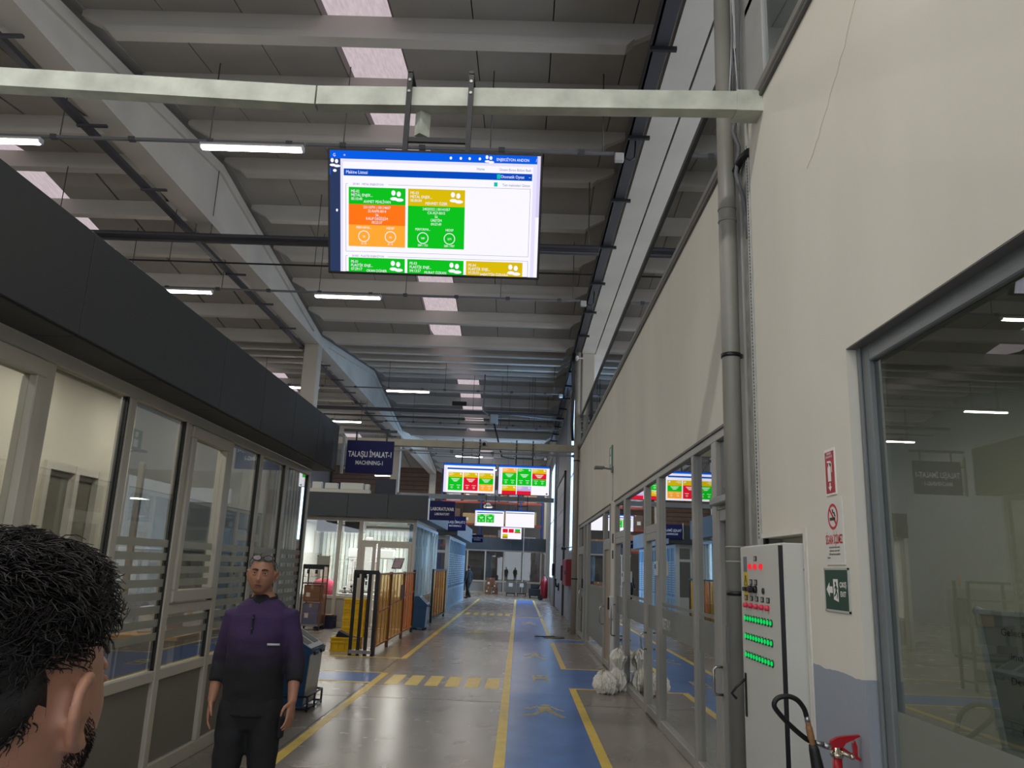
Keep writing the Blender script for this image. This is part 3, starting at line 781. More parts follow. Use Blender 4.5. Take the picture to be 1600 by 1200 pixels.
for k in range(28):
    x = -6.45+k*.127; mb = MB(); mb.bar((x+.05, 26.29, .12), (x+.05, 26.29, 2.66), .006, .108, (1, .35, 0)); mb.build('slat', blm[k % 3 == 0], bl)
bl2 = thing('vertical_blind', 'strip blind tinted with daylight blue inside the laboratory window beside the walkway', 'blind', (-2.95, 23.8, 0))
MB().box(-3.0, -2.92, 21.2, 26.2, 2.64, 2.7).build('head_rail', WHT, bl2)
for k in range(30):
    y = 21.5+k*.155; MB().bar((-2.96, y, .3), (-2.96, y, 2.64), .006, .13, (.12, 1, 0)).build('slat', mat('daylight tinted blind strip', (206, 226, 240), .8), bl2)  # slats tinted blue for the daylight mirrored in the side glazing
# measuring machine
t = thing('measuring_machine', 'white bridge measuring machine standing inside the laboratory', 'machine', (-4.35, 23.6, 0))
MW = mat('machine white', (214, 216, 216), .4)
MB().box(-5.0, -3.7, 23.0, 24.3, .1, .72, .02).build('base', mat('machine grey', (120, 124, 128), .5), t)
MB().box(-5.05, -3.65, 22.9, 24.4, .72, .86, .01).build('granite_table', mat('granite', (150, 152, 154), .3, var=.2, vs=40), t)
for x in (-4.95, -3.85): MB().box(x, x+.16, 23.5, 23.75, .86, 1.75, .02).build('bridge_leg', MW, t)
MB().box(-5.0, -3.65, 23.48, 23.78, 1.75, 2.02, .03).build('bridge_beam', MW, t)
MB().box(-4.5, -4.3, 23.38, 23.5, 1.25, 2.35, .02).build('probe_column', MW, t)
MB().cyl((-4.4, 23.44, 1.0), (-4.4, 23.44, 1.25), .03).build('probe', BLACK, t)
for x in (-4.95, -3.8):
    for y in (23.1, 24.2): MB().cyl((x, y, 0), (x, y, .1), .05).build('foot', BLACK, t)
t = thing('workbench', 'white bench with instruments just behind the laboratory window', 'bench', (-4.35, 21.6, 0))
MB().box(-4.75, -3.65, 21.3, 21.9, .78, .82, .005).build('top', MW, t)
for x in (-4.7, -3.72):
    for y in (21.35, 21.82): MB().box(x, x+.05, y, y+.05, 0, .78).build('leg', ALU, t)
for x, h in ((-4.6, .14), (-4.42, .2), (-4.2, .12)):
    t = thing('microscope', {-4.6: 'small dark gauge, first of three on the laboratory bench', -4.42: 'taller dark gauge in the middle of the laboratory bench', -4.2: 'low dark gauge, third on the laboratory bench'}[x], 'instrument', (x, 21.55, .82))
    MB().box(x-.06, x+.06, 21.48, 21.62, .82, .85, .006).build('base', BLACK, t); MB().cyl((x, 21.58, .85), (x, 21.58, .85+h), .018).build('stem', STEEL, t)
    MB().cyl((x, 21.56, .82+h), (x, 21.46, .80+h), .03).build('eyepiece', BLACK, t)
t = thing('covered_chair', 'rounded chair under a pink cover behind the laboratory window', 'chair', (-5.2, 21.75, 0))
mb = MB(); mb.lathe([(.02, 1.17), (.14, 1.16), (.27, 1.10), (.33, .98), (.33, .84), (.28, .66), (.22, .62)], (-5.2, 21.75, 0))
mb.build('cover', mat('pink cloth', (206, 74, 110), .85, var=.15, vs=6, bump=.4, bs=8), t)
MB().cyl((-5.2, 21.75, .06), (-5.2, 21.75, .66), .03).build('column', BLACK, t)
for k in range(5): MB().bar((-5.2, 21.75, .07), (-5.2+.26*math.cos(k*1.257), 21.75+.26*math.sin(k*1.257), .03), .03, .05).build('leg', BLACK, t)
t = thing('wall_board', 'cream panel with four black corner clips inside the laboratory window', 'board', (-5.05, 21.05, 1.65))
MB().box(-5.27, -4.93, 21.01, 21.025, 1.50, 1.76).build('board', mat('cream board', (222, 218, 204), .6), t)
for x in (-5.27, -4.96):
    for z in (1.49, 1.745): MB().box(x, x+.03, 21.0, 21.03, z, z+.025).build('clip', BLACK, t)
t = thing('document_stand', 'pink sheet in a tilted black frame on a stand behind the laboratory door', 'display', (-3.2, 21.25, 0))
MB().prism([(-3.36, 21.25, 1.50), (-3.10, 21.25, 1.50), (-3.02, 21.28, 1.78), (-3.28, 21.28, 1.78)], (0, .02, 0), 1).build('frame', BLACK, t)
MB().prism([(-3.335, 21.245, 1.525), (-3.115, 21.245, 1.525), (-3.045, 21.275, 1.765), (-3.265, 21.275, 1.765)], (0, .01, 0), 1).build('sheet', mat('pink sheet', (232, 196, 218), .6), t)
MB().cyl((-3.26, 21.3, .03), (-3.24, 21.28, 1.55), .012).build('pole', BLACK, t); MB().lathe([(.16, 0), (.16, .02), (.02, .04)], (-3.26, 21.3, 0)).build('base', BLACK, t)
t = thing('sample_rack', 'white stepped rack inside the laboratory left of its door', 'rack', (-4.35, 22.5, 0))
for k in range(6): MB().box(-4.62, -4.0, 22.3, 22.65, .35+k*.26, .38+k*.26).build('shelf', MW, t)
for x in (-4.62, -4.03):
    for y in (22.3, 22.62): MB().box(x, x+.03, y, y+.03, 0, 1.75).build('upright', ALU2, t)
for i, (x, w) in enumerate(((-5.4, .55), (-4.65, .5))):
    t = thing('air_unit', ('dark grey fan box under the laboratory ceiling, left of a mullion', 'dark grey fan box under the laboratory ceiling, right of a mullion')[i], 'fan unit', (x+w/2, 21.3, 2.8))
    MB().box(x, x+w, 21.1, 21.5, 2.40, 2.72, .02).build('housing', mat('dark housing', (62, 64, 66), .5), t)
    MB().box(x+.05, x+w-.05, 21.09, 21.1, 2.44, 2.68).build('grille', mat('dark grille', (40, 42, 44), .6), t)
    for xx in (x+.06, x+w-.08): MB().cyl((xx, 21.3, 2.72), (xx, 21.3, 2.80), .01, 8).build('hanger', STEEL, t)
# on the lab roof
t = thing('cable_tray', 'cream cable channel lying along the laboratory roof edge', 'tray', (-5, 21.2, 3.4))
MB().box(-6.3, -4.05, 21.1, 21.3, 3.42, 3.52, .01).build('channel', mat('cream channel', (208, 204, 188), .5), t)
for x in (-6.1, -5.1, -4.2): MB().box(x, x+.05, 21.12, 21.28, 3.34, 3.42).build('foot', STEEL, t)
for i, (x, w) in enumerate(((-6.0, .3), (-5.62, .26), (-5.28, .34), (-4.86, .62), (-4.2, .12))):
    tag(MB().box(x, x+w, 21.12, 21.28, 3.52, 3.68+.02*(i % 2), .012).build('junction_box', mat('white box', (214, 214, 206), .5)), ['white junction box at the left end of the laboratory roof channel', 'white junction box second along the laboratory roof channel', 'white junction box in the middle of the laboratory roof channel', 'longest white junction box on the laboratory roof channel', 'narrow white junction box at the right end of the laboratory roof channel'][i], 'box', 'boxes on the roof channel')
tag(MB().box(-3.95, -3.40, 21.3, 21.36, 3.34, 3.86, .01).build('equipment_panel', mat('dark blue panel', (22, 28, 48), .5)), 'dark blue rectangular panel standing on the laboratory roof', 'panel')

# ================================================================ THIRD BUILDING ALONG THE LEFT
b3 = struct('wall_left_far')
YB3 = 30.5; XB3 = -2.66
MB().box(-2.82, XB3, YB3, YB3+.16, 0, 2.74, .01).build('corner_post', mat('cream post', (196, 196, 192), .5), b3)
for x in (-6.2, -5.2, -4.2, -3.3): MB().box(x, x+.08, YB3, YB3+.07, 0, 2.74).build('mullion', ALU2, b3)
for z0, z1 in ((0, .8), (2.1, 2.2), (2.6, 2.74)): MB().box(-6.2, -2.82, YB3+.01, YB3+.06, z0, z1).build('rail', ALU2, b3)
MB().box(-6.2, -2.82, YB3+.03, YB3+.04, .8, 2.6).build('glass_pane', GLS_L, b3)
for k in range(13):
    y = YB3+.2+k*.75
    MB().box(XB3-.07, XB3, y-.03, y+.03, 0, 2.72).build('side_mullion', BLF, b3)
for z0, z1 in ((0, .12), (.72, .80), (2.62, 2.74)): MB().box(XB3-.06, XB3-.004, YB3+.16, 39.7, z0, z1).build('side_rail', BLF, b3)
for k in range(12):
    y = YB3+.23+k*.75
    MB().box(XB3-.04, XB3-.034, y, y+.69, .80, 2.62).build('glass_pane', film('daylight tinted film', (170, 208, 236), .75), b3)  # blue daylight from the windows opposite put into the pane colour
    MB().box(XB3-.04, XB3-.02, y, y+.69, .12, .72).build('kick_panel', _M['daylight tinted board'], b3)
mb = MB()
for k in range(12):
    for q in range(14): mb.box(XB3-.03, XB3-.015, YB3+.25+k*.75, YB3+.87+k*.75, .9+q*.09, .94+q*.09)
stuff(mb.build('film_stripe', mat('white film', (214, 228, 238), .5), b3))
f3 = struct('trim_5')
for k in range(9): MB().box(-2.38, -2.36, YB3-.3+k*1.05, YB3-.3+k*1.05+1.042, 2.76, 3.4, .003).build('fascia_panel', FASB, f3)
for k in range(4): MB().box(-6.2+k*.96, -6.2+(k+1)*.96-.01, YB3-.32, YB3-.30, 2.76, 3.4, .003).build('fascia_panel', DARKF, f3)
MB().box(-2.66, -2.38, YB3-.3, 39.8, 2.755, 2.77).build('soffit_panel', FASB, f3)
MB().box(-6.2, -2.38, YB3-.3, YB3, 2.755, 2.77).build('soffit_panel', _M['dark soffit'], f3)
MB().box(-6.2, -2.4, YB3-.28, 39.7, 3.3, 3.36).build('roof_board', _M['roof board'], f3)

# ================================================================ HANGING SIGNS
NAVY = mat('navy sign', (22, 26, 84), .55, spec=.25); WTXT = mat('white lettering', (232, 232, 236), .5)
def sign(label, x0, x1, y, z0, z1, l1, l2, s1, s2, xa, group='blue department signs'):
    xc = (x0+x1)/2; t = thing('department_sign', label, 'sign', (xc, y, z0), group)
    MB().box(x0, x1, y, y+.04, z0, z1, .004).build('panel', NAVY, t)
    h = z1-z0
    for s, sz, z, w in ((l1, s1, z0+h*.50, .92), (l2, s2, z0+h*.26, .58)):
        mb = MB(); put_text(mb, s, (xc, y-.002, z), (1, 0, 0), (0, 0, 1), sz, 'c', .02, width=(x1-x0)*w); mb.build('lettering', WTXT, t)
    mb = MB(); mb.box(xa, xa+.03, y, y+.04, z0-.01, z1+.06)
    for z in (z0+.05, z1-.08): mb.box(min(xa, x0), max(xa+.03, x0), y+.012, y+.03, z, z+.03)
    mb.build('bracket', STEEL, t)
    return t
t = sign('large navy sign nearest the camera reading Talasli Imalat-1', -2.305, -1.69, 10.2, 2.77, 3.20, 'TALAŞLI İMALAT-1', 'MACHINING-1', .10, .075, -2.37)
MB().box(-2.36, -1.66, 10.19, 10.23, 3.315, 3.345).build('support_bar', BLACK, t)
for x in (-2.2, -1.8): MB().box(x, x+.02, 10.205, 10.215, 3.19, 3.32).build('hanger', BLACK, t)
sign('navy Laboratuvar sign at the end of the laboratory cladding', -2.36, -1.70, 20.55, 2.77, 3.26, 'LABORATUVAR', 'LABORATORY', .12, .085, -2.40)
sign('navy Talasli Imalat-2 sign partly behind the Laboratuvar sign', -2.85, -2.05, 30.1, 2.93, 3.46, 'TALAŞLI İMALAT-2', 'MACHINING-2', .13, .1, -2.9)
sign('small bright blue sign farthest down the hall', -2.42, -1.84, 40.1, 2.81, 3.18, 'TALAŞLI İMALAT-3', 'MACHINING-3', .11, .09, -2.46)

# ================================================================ SCREENS
def scr(c): return emit('screen %d %d %d' % c, c, SCREEN)
cW = (246, 244, 255); cL = (226, 222, 250); cB = (10, 92, 226); cB2 = (8, 74, 188); cN = (44, 58, 92)
cG = (14, 190, 30); cO = (250, 116, 24); cO2 = (252, 166, 52); cY = (214, 184, 10); cR = (222, 24, 52); cT = (20, 190, 170); cGr = (96, 100, 130); cP = (186, 170, 220); cSn = (196, 184, 244)
def tv(name, label, loc, Wd, H, tilt, ops, group, hang=None):
    t = thing('wall_monitor', label, 'monitor', loc, group); t.rotation_euler = (tilt, 0, 0)
    bz = .016
    MB().box(-Wd/2-bz, Wd/2+bz, 0, .055, -H/2-bz, H/2+bz, .006).build('housing', mat('monitor black', (14, 14, 18), .35), t, local=True)
    mats = {}; layers = MB(); order = []
    def P(u, v, k): return (-Wd/2+u*Wd, -.0015-.0007*k, H/2-v*H)
    def slot(c):
        if c not in order: order.append(c)
        layers.cur = order.index(c)
    slot(cW); layers.quad(P(0, 0, 0), P(0, 1, 0), P(1, 1, 0), P(1, 0, 0))
    tx = {}
    for op in ops:
        if op[0] == 'r':
            _, u0, v0, u1, v1, c, k = op; slot(c); layers.quad(P(u0, v0, k), P(u0, v1, k), P(u1, v1, k), P(u1, v0, k))
        elif op[0] == 't':
            _, u, v, sz, s, c, al = op
            put_text(tx.setdefault(c, MB()), s, P(u, v, 7), (1, 0, 0), (0, 0, 1), sz*H*.92, al, .0, xs=.84)
        elif op[0] == 'o':
            _, u, v, r, th, c = op; m = tx.setdefault(c, MB()); o = P(u, v, 7); n = 20
            vs = [(o[0]+rr_*H*math.cos(2*PI*i/n), o[1], o[2]+rr_*H*math.sin(2*PI*i/n)) for rr_ in (r-th, r) for i in range(n)]
            if th >= r: m.add(vs[n:], [tuple(range(n))])
            else: m.add(vs, [(i, (i+1) % n, n+(i+1) % n, n+i) for i in range(n)])
        elif op[0] == 'e':
            _, u, v, ru, rv, c = op; m = tx.setdefault(c, MB()); n = 14
            m.add([P(u+ru*math.cos(2*PI*i/n), v+rv*math.sin(2*PI*i/n), 7) for i in range(n)], [tuple(range(n))])
    s = layers.build('screen', [scr(c) for c in order], t, local=True, fix=False)
    for c, m in tx.items(): stuff(m.build('screen_text', scr(c), s, local=True, fix=False))
    if hang:
        y0 = 0.06
        for x in hang: MB().bar((x, y0+.02, -.12), (x, y0+.02, H/2+.02), .05, .02, (0, 1, 0)).build('mount_rail', BLACK, t, local=True)
    return t
def people(u, v, s=1.0):
    return [('e', u-.013*s, v-.022*s, .010*s, .022*s, cW), ('e', u+.013*s, v-.014*s, .010*s, .022*s, cW), ('e', u-.010*s, v+.026*s, .018*s, .014*s, cW), ('e', u+.016*s, v+.034*s, .02*s, .014*s, cW)]
def card(u0, v0, u1, v1, top, tc, mid, mc, bot, bc, t3, name, m5, perf, vend):
    w = u1-u0; uc = (u0+u1)/2; L = []
    L.append(('r', u0, v0, u1, min(top, 1), tc, 5))
    if mid is not None: L.append(('r', u0, top, u1, mid, mc, 5)); L.append(('r', u0, mid, u1, v1, bc, 5))
    y = v0+.045
    for s in t3: L.append(('t', u0+.012, y, .036, s, cW, 'l')); y += .031
    L.append(('t', uc, v0+.128, .036, name, cW, 'c')) if v0+.128 < 1.0 else None
    L += people(u1-.045, v0+.062, 1.0)
    if m5:
        y = top+.034
        for s in m5: L.append(('t', uc, y, .034, s, cW, 'c')); y += .031
        for k, (hd, pc, ab) in enumerate(perf):
            u = u0+w*(.27+.47*k)
            L += [('t', u, vend-.148, .03, hd, cW, 'c'), ('o', u, vend-.085, .048, .006, cW), ('t', u, vend-.075, .026, pc, cW, 'c'), ('t', u, vend-.015, .03, ab, cW, 'c')]
    return L
ops = [('r', 0, 0, .984, .066, cB, 1), ('r', 0, .066, .05, 1, cN, 1), ('r', .05, .066, .984, 1, cL, 1), ('r', .062, .09, .966, 1, cW, 2),
       ('r', .066, .146, .962, .203, cB2, 3), ('r', .984, 0, 1, .5, (214, 206, 240), 3),
       ('t', .078, .186, .042, 'Makine Listesi', cW, 'l'), ('t', .925, .186, .038, 'Otomatik Oynat', cW, 'r'), ('t', .955, .186, .04, '–', cW, 'r'),
       ('r', .795, .155, .812, .193, cT, 4), ('r', .782, .222, .799, .256, cT, 4), ('t', .955, .252, .032, 'Tüm makineleri Göster', cGr, 'r'),
       ('t', .70, .128, .034, 'Home', cGr, 'l'), ('t', .955, .128, .032, 'Üretim Ekranı Bölüm Bazlı', cGr, 'r'),
       ('t', .945, .048, .036, 'ENJEKSİYON ANDON', cW, 'r'), ('t', .982, .048, .04, '/', cW, 'r')]
ops += [('t', .016, .05, .04, 'G', cW, 'l'), ('t', .066, .05, .04, '=', cW, 'l')] + [('e', u, .036, .006, .012, cW) for u in (.575, .622, .664, .712)]
ops += people(.755, .036, .7)+people(.022, .10, .8)+[('e', .024, .165, .009, .012, cW), ('r', 0, .145, .004, .2, cB, 3), ('e', .034, .49, .005, .012, cW)]
def box_outline(u0, v0, u1, v1):
    e = .0014; return [('r', u0, v0, u1, v0+e*1.6, cGr, 3), ('r', u0, v1-e*1.6, u1, v1, cGr, 3), ('r', u0, v0, u0+e, v1, cGr, 3), ('r', u1-e, v0, u1, v1, cGr, 3)]
ops += box_outline(.076, .268, .956, .83)+box_outline(.076, .865, .956, 1.0)
for v, s in ((.256, '201001 - METAL ENJEKSİYON'), (.852, '201002 - PLASTİK ENJEKSİYON')):
    ops += [('r', .086, v, .28, v+.026, cW, 4)]+box_outline(.086, v, .28, v+.026)+[('t', .183, v+.022, .026, s, cGr, 'c')]
ops += card(.09, .295, .362, .785, .435, cG, .605, cO, .785, cO2, ('ME-02', 'METAL ENJEK...', '00:10:40'), 'AHMET PEHLİVAN', ('23110791 | 00134657', '32-RAMI-0014', '56', 'KALIP DEĞİŞİM', '00:23:37'), (('PERFORMA...', '%0', '0 / 0'), ('HEDEF', '%0', '0 / 0')), .785)
ops += card(.374, .295, .646, .785, .435, cY, .60, cG, .785, cG, ('ME-03', 'METAL ENJEK...', '00:00:04'), 'MEHMET ÖZER', ('24020322 | 00141057', 'CX-XLF-0015', '56', 'ÜRETİM', '09:57:49'), (('PERFORMA...', '%89', '589 / 751'), ('HEDEF', '%79', '589 / 997')), .785)
ops += card(.09, .88, .362, 1, 1, cG, None, None, None, None, ('PE-01', 'PLASTİK ENJE...', '07:29:17'), '', None, None, 1)
ops += card(.374, .88, .646, 1, 1, cG, None, None, None, None, ('PE-03', 'PLASTİK ENJE...', '04:13:57'), '', None, None, 1)
ops += card(.658, .88, .93, 1, 1, cY, None, None, None, None, ('PE-04', 'PLASTİK ENJE...', '01:33:31'), '', None, None, 1)
for u, s in ((.226, 'OKAN DÖNER'), (.51, 'MURAT ÖZKAN'), (.794, 'SABATTİN ÖZKARA')): ops.append(('t', u, .998, .034, s, cW, 'c'))
TVG = 'production monitors hung from the tie beams'
tv('tv', 'nearest large monitor hanging high, showing machine cards in green, orange and yellow', (-.662, 4.965, 3.98), 1.43, .81, .385, ops, TVG, hang=(-.22, .21))
def mini(cards, head=True, extra=()):
    o = [('r', 0, 0, 1, .066, cB, 1), ('r', 0, .066, .05, 1, cL, 1)]+people(.02, .1, .8)
    if head: o += [('r', .066, .146, .962, .203, cB2, 3)]
    for u0, v0, u1, v1, bands in cards:
        v = v0; hgt = v1-v0
        for k, (fr, c) in enumerate(bands):
            o.append(('r', u0, v, u1, v+fr*hgt, c, 2)); v += fr*hgt
        uc = (u0+u1)/2; w = u1-u0
        for q, (du, dw) in enumerate(((.1, .3), (.1, .4), (.1, .25))):
            if v0+.03+q*.03 < .98: o.append(('r', u0+.012, v0+.022+q*.034, u0+.012+w*dw, v0+.034+q*.034, (250, 236, 190), 3))
        o += people(u1-.04, v0+.05, .7)
        if hgt > .35:
            for q in range(4): o.append(('r', uc-w*(.30-.06*q), v0+hgt*.34+q*.032, uc+w*(.30-.06*q), v0+hgt*.34+.014+q*.032, (226, 250, 226), 3))
            for s_ in (.27, .73): o += [('o', u0+w*s_, v0+hgt*.84, .034, .009, (230, 250, 230)), ('r', u0+w*(s_-.14), v0+hgt*.70, u0+w*(s_+.14), v0+hgt*.72, (230, 250, 230), 3)]
    return o+list(extra)
tv('tv', 'left screen of the middle pair, with three tall colour cards', (-1.462, 21.9, 4.022), 1.43, .795, .08, mini([
    (.09, .30, .37, .93, ((.27, cY), (.73, cG))), (.39, .30, .67, .93, ((.27, cY), (.73, cR))), (.69, .30, .97, .93, ((.30, cY), (.32, cG), (.38, cO2)))]), TVG, hang=(-.23, .23))
tv('tv', 'right screen of the middle pair, with five green, red and yellow cards', (.06, 21.9, 4.022), 1.41, .795, .08, mini([
    (.07, .09, .35, .68, ((.27, cO2), (.73, cG))), (.365, .09, .645, .68, ((1, cG),)), (.66, .09, .94, .68, ((.28, cY), (.33, cR), (.39, cG))),
    (.07, .70, .35, 1, ((.58, cY), (.42, cR))), (.365, .70, .645, 1, ((.58, cP), (.42, cR)))], head=False, extra=[('r', .94, .92, .97, .97, cN, 3)]), TVG, hang=(-.23, .23))
tv('tv', 'left screen of the farther pair, with two green cards on white', (-1.50, 38.5, 3.94), 1.40, .78, .06, mini([(.08, .27, .36, .78, ((1, cG),)), (.38, .27, .66, .78, ((1, cG),))]), TVG, hang=(-.2, .2))
tv('tv', 'right screen of the farther pair, showing an empty white page', (-.02, 38.5, 3.94), 1.40, .78, .06, [('r', 0, 0, 1, .05, cB, 1), ('r', .02, .13, .98, .17, cN, 2)], TVG, hang=(-.2, .2))
tv('tv', 'smallest and farthest monitor, with pink and red cards', (-.55, 50.6, 3.79), 1.30, .78, .05, [('r', 0, 0, 1, .12, (200, 190, 240), 1)]+[('r', u, .2, u+.25, .5, c, 2) for u, c in ((.08, cR), (.37, cR), (.68, cG))]+[('r', .66, .42, .95, .52, cR, 3), ('r', .08, .62, .33, .80, cY, 2), ('r', .08, .80, .33, .88, cG, 2), ('r', .08, .88, .33, .96, cR, 2)], TVG, hang=(-.2, .2))
# steel hangers for the screens
def hanger(label, xs, y, ztop, zbot, zc, w=.035, slope=0.0):
    t = thing('monitor_hanger', label, 'bracket', ((xs[0]+xs[1])/2, y, ztop), 'black steel monitor hangers')
    for x in xs:
        MB().bar((x, y, zbot), (x, y-.0, ztop), w, .03, (0, 1, 0)).build('strap', BLACK, t)
        MB().box(x-w/2, x+w/2, y-.02, y+.30, ztop, ztop+.02).build('hook', BLACK, t)
        mb = MB()
        for z in (ztop-.06, ztop-.15): mb.cyl((x, y-.02, z), (x, y-.012, z), .011, 8)
        mb.build('bolt', STEEL, t)
    MB().bar((xs[0], y+.005, zc), (xs[1], y+.005, zc), .025, w, (0, 0, 1)).build('crossbar', BLACK, t)
hanger('black steel hanger of the nearest large monitor', (-.89, -.455), 4.93, 5.04, 4.26, 4.52)
hanger('black hanger above the left screen of the middle pair', (-1.70, -1.22), 22.07, 5.14, 4.30, 4.66)
hanger('black hanger above the right screen of the middle pair', (-.18, .29), 22.07, 5.14, 4.30, 4.66)
hanger('black hanger of the left screen of the farther pair', (-1.70, -1.25), 38.57, 5.05, 4.2, 4.55)
hanger('black hanger of the right screen of the farther pair', (-.15, .32), 38.57, 5.05, 4.2, 4.55)
hanger('black hanger of the farthest monitor', (-.75, -.35), 50.68, 5.6, 4.1, 4.4)

# ================================================================ HALL LIGHTS AND OVERHEAD RUNS
TUBE = emit('fluorescent tube', (255, 248, 240), 24.0)
def roofz(y): return ribz(y)+.37
LHOUS = mat('lamp housing', (190, 188, 182), .4)
def tube_light(x, y, z, label, group='hall tube lights', L=1.48):
    t = thing('tube_light', label, 'light', (x, y, z), group)
    MB().box(x-L/2, x+L/2, y-.05, y+.05, z+.02, z+.075, .012).build('housing', LHOUS, t)
    MB().box(x-L/2+.02, x+L/2-.02, y-.045, y+.045, z-.018, z+.02, .008).build('diffuser', TUBE, t)
    for xx in (x-L/2-.012, x+L/2-.012): MB().box(xx, xx+.024, y-.052, y+.052, z-.015, z+.07, .006).build('end_cap', WHT, t)
    li = bpy.data.lights.new('tube', 'AREA'); li.shape = 'RECTANGLE'; li.size = L-.05; li.size_y = .08; li.energy = TUBE_POWER; li.color = (1, .975, .93)
    o = bpy.data.objects.new('tube_glow', li); COL.objects.link(o); o.parent = t; o.location = (0, 0, -.022)
ZL = 7.4
LBL = {(-4.07, 10.27): 'brightest tube light, left of the nearest monitor', (-7.9, 10.27): 'tube light cut by the picture edge above the dark cladding',
       (-4.04, 16.68): 'tube light just below the nearest monitor', (-7.84, 16.68): 'tube light just above the sloping edge of the dark cladding',
       (-4.02, 26.35): 'tube light on the track in the second bay beside the girder', (-7.84, 26.35): 'short bit of tube light seen beside the left concrete column',
       (-7.63, 32.8): 'small tube light above the Talasli Imalat-1 sign', (-2.9, 42.34): 'tube light above the left screen of the middle pair'}
for (x, y), l in LBL.items(): tube_light(x, y, ZL, l)
wx = {-.4: 'over the walkway', -4.2: 'behind the far office', .6: 'behind the far office on its right',  -.2: 'over the walkway', -2.3: 'over the walkway', -3.2: 'left of the walkway', -6.2: 'along the left girder', -7.6: 'just left of the girder', -9.3: 'in the left bay', -12.3: 'far in the left bay'}
for x, y in ((-3.2, 2.6), (-6.2, 2.6), (-.4, 2.6), (-3.2, -2.8), (-6.2, -2.8), (-.2, -2.8), (-9.3, 2.6), (-12.3, 10.27), (-12.3, 5.5), (-12.3, 16.68), (-12.3, 26.35), (-9.3, 36), (-.4, 48), (-4.2, 53.6), (.6, 53.6), (-9.3, 53.6), (-9.3, 47.9), (-12.3, 42.34), (-7.6, 42.34), (-12.3, 32.8), (-2.3, 47.9)):  # further hall tubes; those of the third bay are added to brighten it
    wy = 'behind the camera' if y < 0 else 'overhead before the first tie beam' if y < 5 else 'in the first bay' if y < 21 else 'in the second bay' if y < 38 else 'added to brighten the third bay'
    tube_light(x, y, ZL, 'tube light %s, %s%s' % (wx[x], wy, {5.5: ' near its start', 48: ', towards the right wall', 53.6: ', last of all', 16.68: ' halfway', 26.35: ' near its start', 47.9: ', left of the far screens', 42.34: ', nearer one'}.get(y, '')))
    ry = min(ROWS, key=lambda q: abs(q-y)); t = COL.objects[-1]
    for o in COL.objects:
        if o.name.startswith('tube_light') and abs(o.location.x-x) < .01 and abs(o.location.y-y) < .01: t = o
    for xx in (x-.45, x+.45): MB().cyl((xx, y, ZL+.07), (xx, y, roofz(y)-.012), .008, 6).build('rod', mat('hanger rod', (90, 88, 84), .5, .3), t)
GALV = mat('galvanised track', (124, 124, 126), .45, .3)
def run(name, label, cat, x0, x1, y, z, w, h, m=GALV, rods=(), group=None, joints=True):
    t = thing(name, label, cat, ((x0+x1)/2, y, z), group)
    MB().box(x0, x1, y-w/2, y+w/2, z, z+h, .004).build('rail', m, t)
    if joints:
        k = x0+.5
        while k < x1-.1: MB().box(k, k+.09, y-w/2-.012, y+w/2+.012, z-.01, z+h+.012).build('clamp', mat('dark clamp', (80, 80, 82), .5), t); k += 1.15
    for x in rods:
        ry = min(ROWS, key=lambda q: abs(q-y)); MB().cyl((x, y, z+h), (x, y, ribz(ry)+.002 if abs(ry-y) < .16 else roofz(y)-.012), .009, 6).build('rod', mat('hanger rod', (90, 88, 84), .5, .3), t)
    return t
TG = 'light tracks across the hall'
for y, l in ((10.27, 'nearest light track, passing behind the large monitor'), (16.68, 'light track just below the large monitor'), (26.35, 'light track in the second bay'), (32.8, 'light track above the Talasli Imalat-1 sign'), (42.34, 'farthest light track, above the middle screens')):
    for q, (x0, x1) in enumerate(((-13, -8.7), (-8.68, -3.32), (-3.3, 1.16))):
        run('light_track', l+(', far left piece', ', piece between lamps', ', piece towards the right wall')[q], 'track', x0, x1, y, ZL+.08, .05, .04, rods=((x0+.3, x1-.3), (-6.9, -4.7), (-2.75, -.62, 1.0))[q], group=TG)
    t = thing('junction_box', 'small pale junction box ending the '+l.split(',')[0], 'box', (1.25, y, ZL), 'track end boxes')
    MB().box(1.17, 1.30, y-.05, y+.05, ZL-.02, ZL+.1, .01).build('body', LHOUS, t)
    MB().loft([(1.30, y, ZL+.04), (1.40, y, ZL+.0), (1.46, y+.03, ZL+.06), (1.47, y+.05, ZL+.16), (1.48, y+.06, ZL+.36)], .012, 8).build('cable', BLACK, t)
DKT = mat('dark cable tray', (66, 66, 72), .5, .2)
t = run('cable_ladder', 'thick dark cable bundle passing behind the large monitor', 'tray', -13, 1.3, 13.8, 7.46, .34, .05, DKT, rods=(-9, -6.35, -6.05, -2.3, 1.1), joints=False)
for k, (dy, dz, r) in enumerate(((-.1, .06, .03), (-.03, .07, .035), (.05, .06, .03), (.11, .07, .028), (-.05, -.03, .02))): MB().cyl((-13, 13.8+dy, 7.46+dz), (1.3, 13.8+dy, 7.46+dz), r, 8).build('cable', mat('black cable', (34, 34, 38), .5), t)
t = run('conduit', 'thin black line just behind the thick cable bundle', 'pipe', -13, 1.3, 15.1, 7.5, .03, .03, BLACK, rods=(-7.4, -4.4), joints=False)
t = run('cable_ladder', 'grey cable tray crossing above the Talasli Imalat-1 sign', 'tray', -13, 1.3, 30.05, 7.42, .26, .10, DKT, rods=(-6.4, -6.15, -2.0, .3), joints=False)
t = run('conduit', 'thin dark pipe beside the second cable tray', 'pipe', -13, 1.2, 31.2, 7.4, .035, .035, BLACK, rods=(.2,), joints=False)
t = run('conduit', 'grey pipe running under the middle tie beam', 'pipe', -3.7, 1.6, 22.02, 4.74, .05, .05, GALV, joints=True)
t = run('conduit', 'pale pipe crossing high in the second bay', 'pipe', -1.2, 1.5, 30.2, 6.9, .06, .05, GALV, rods=(-.9, .4), joints=True)
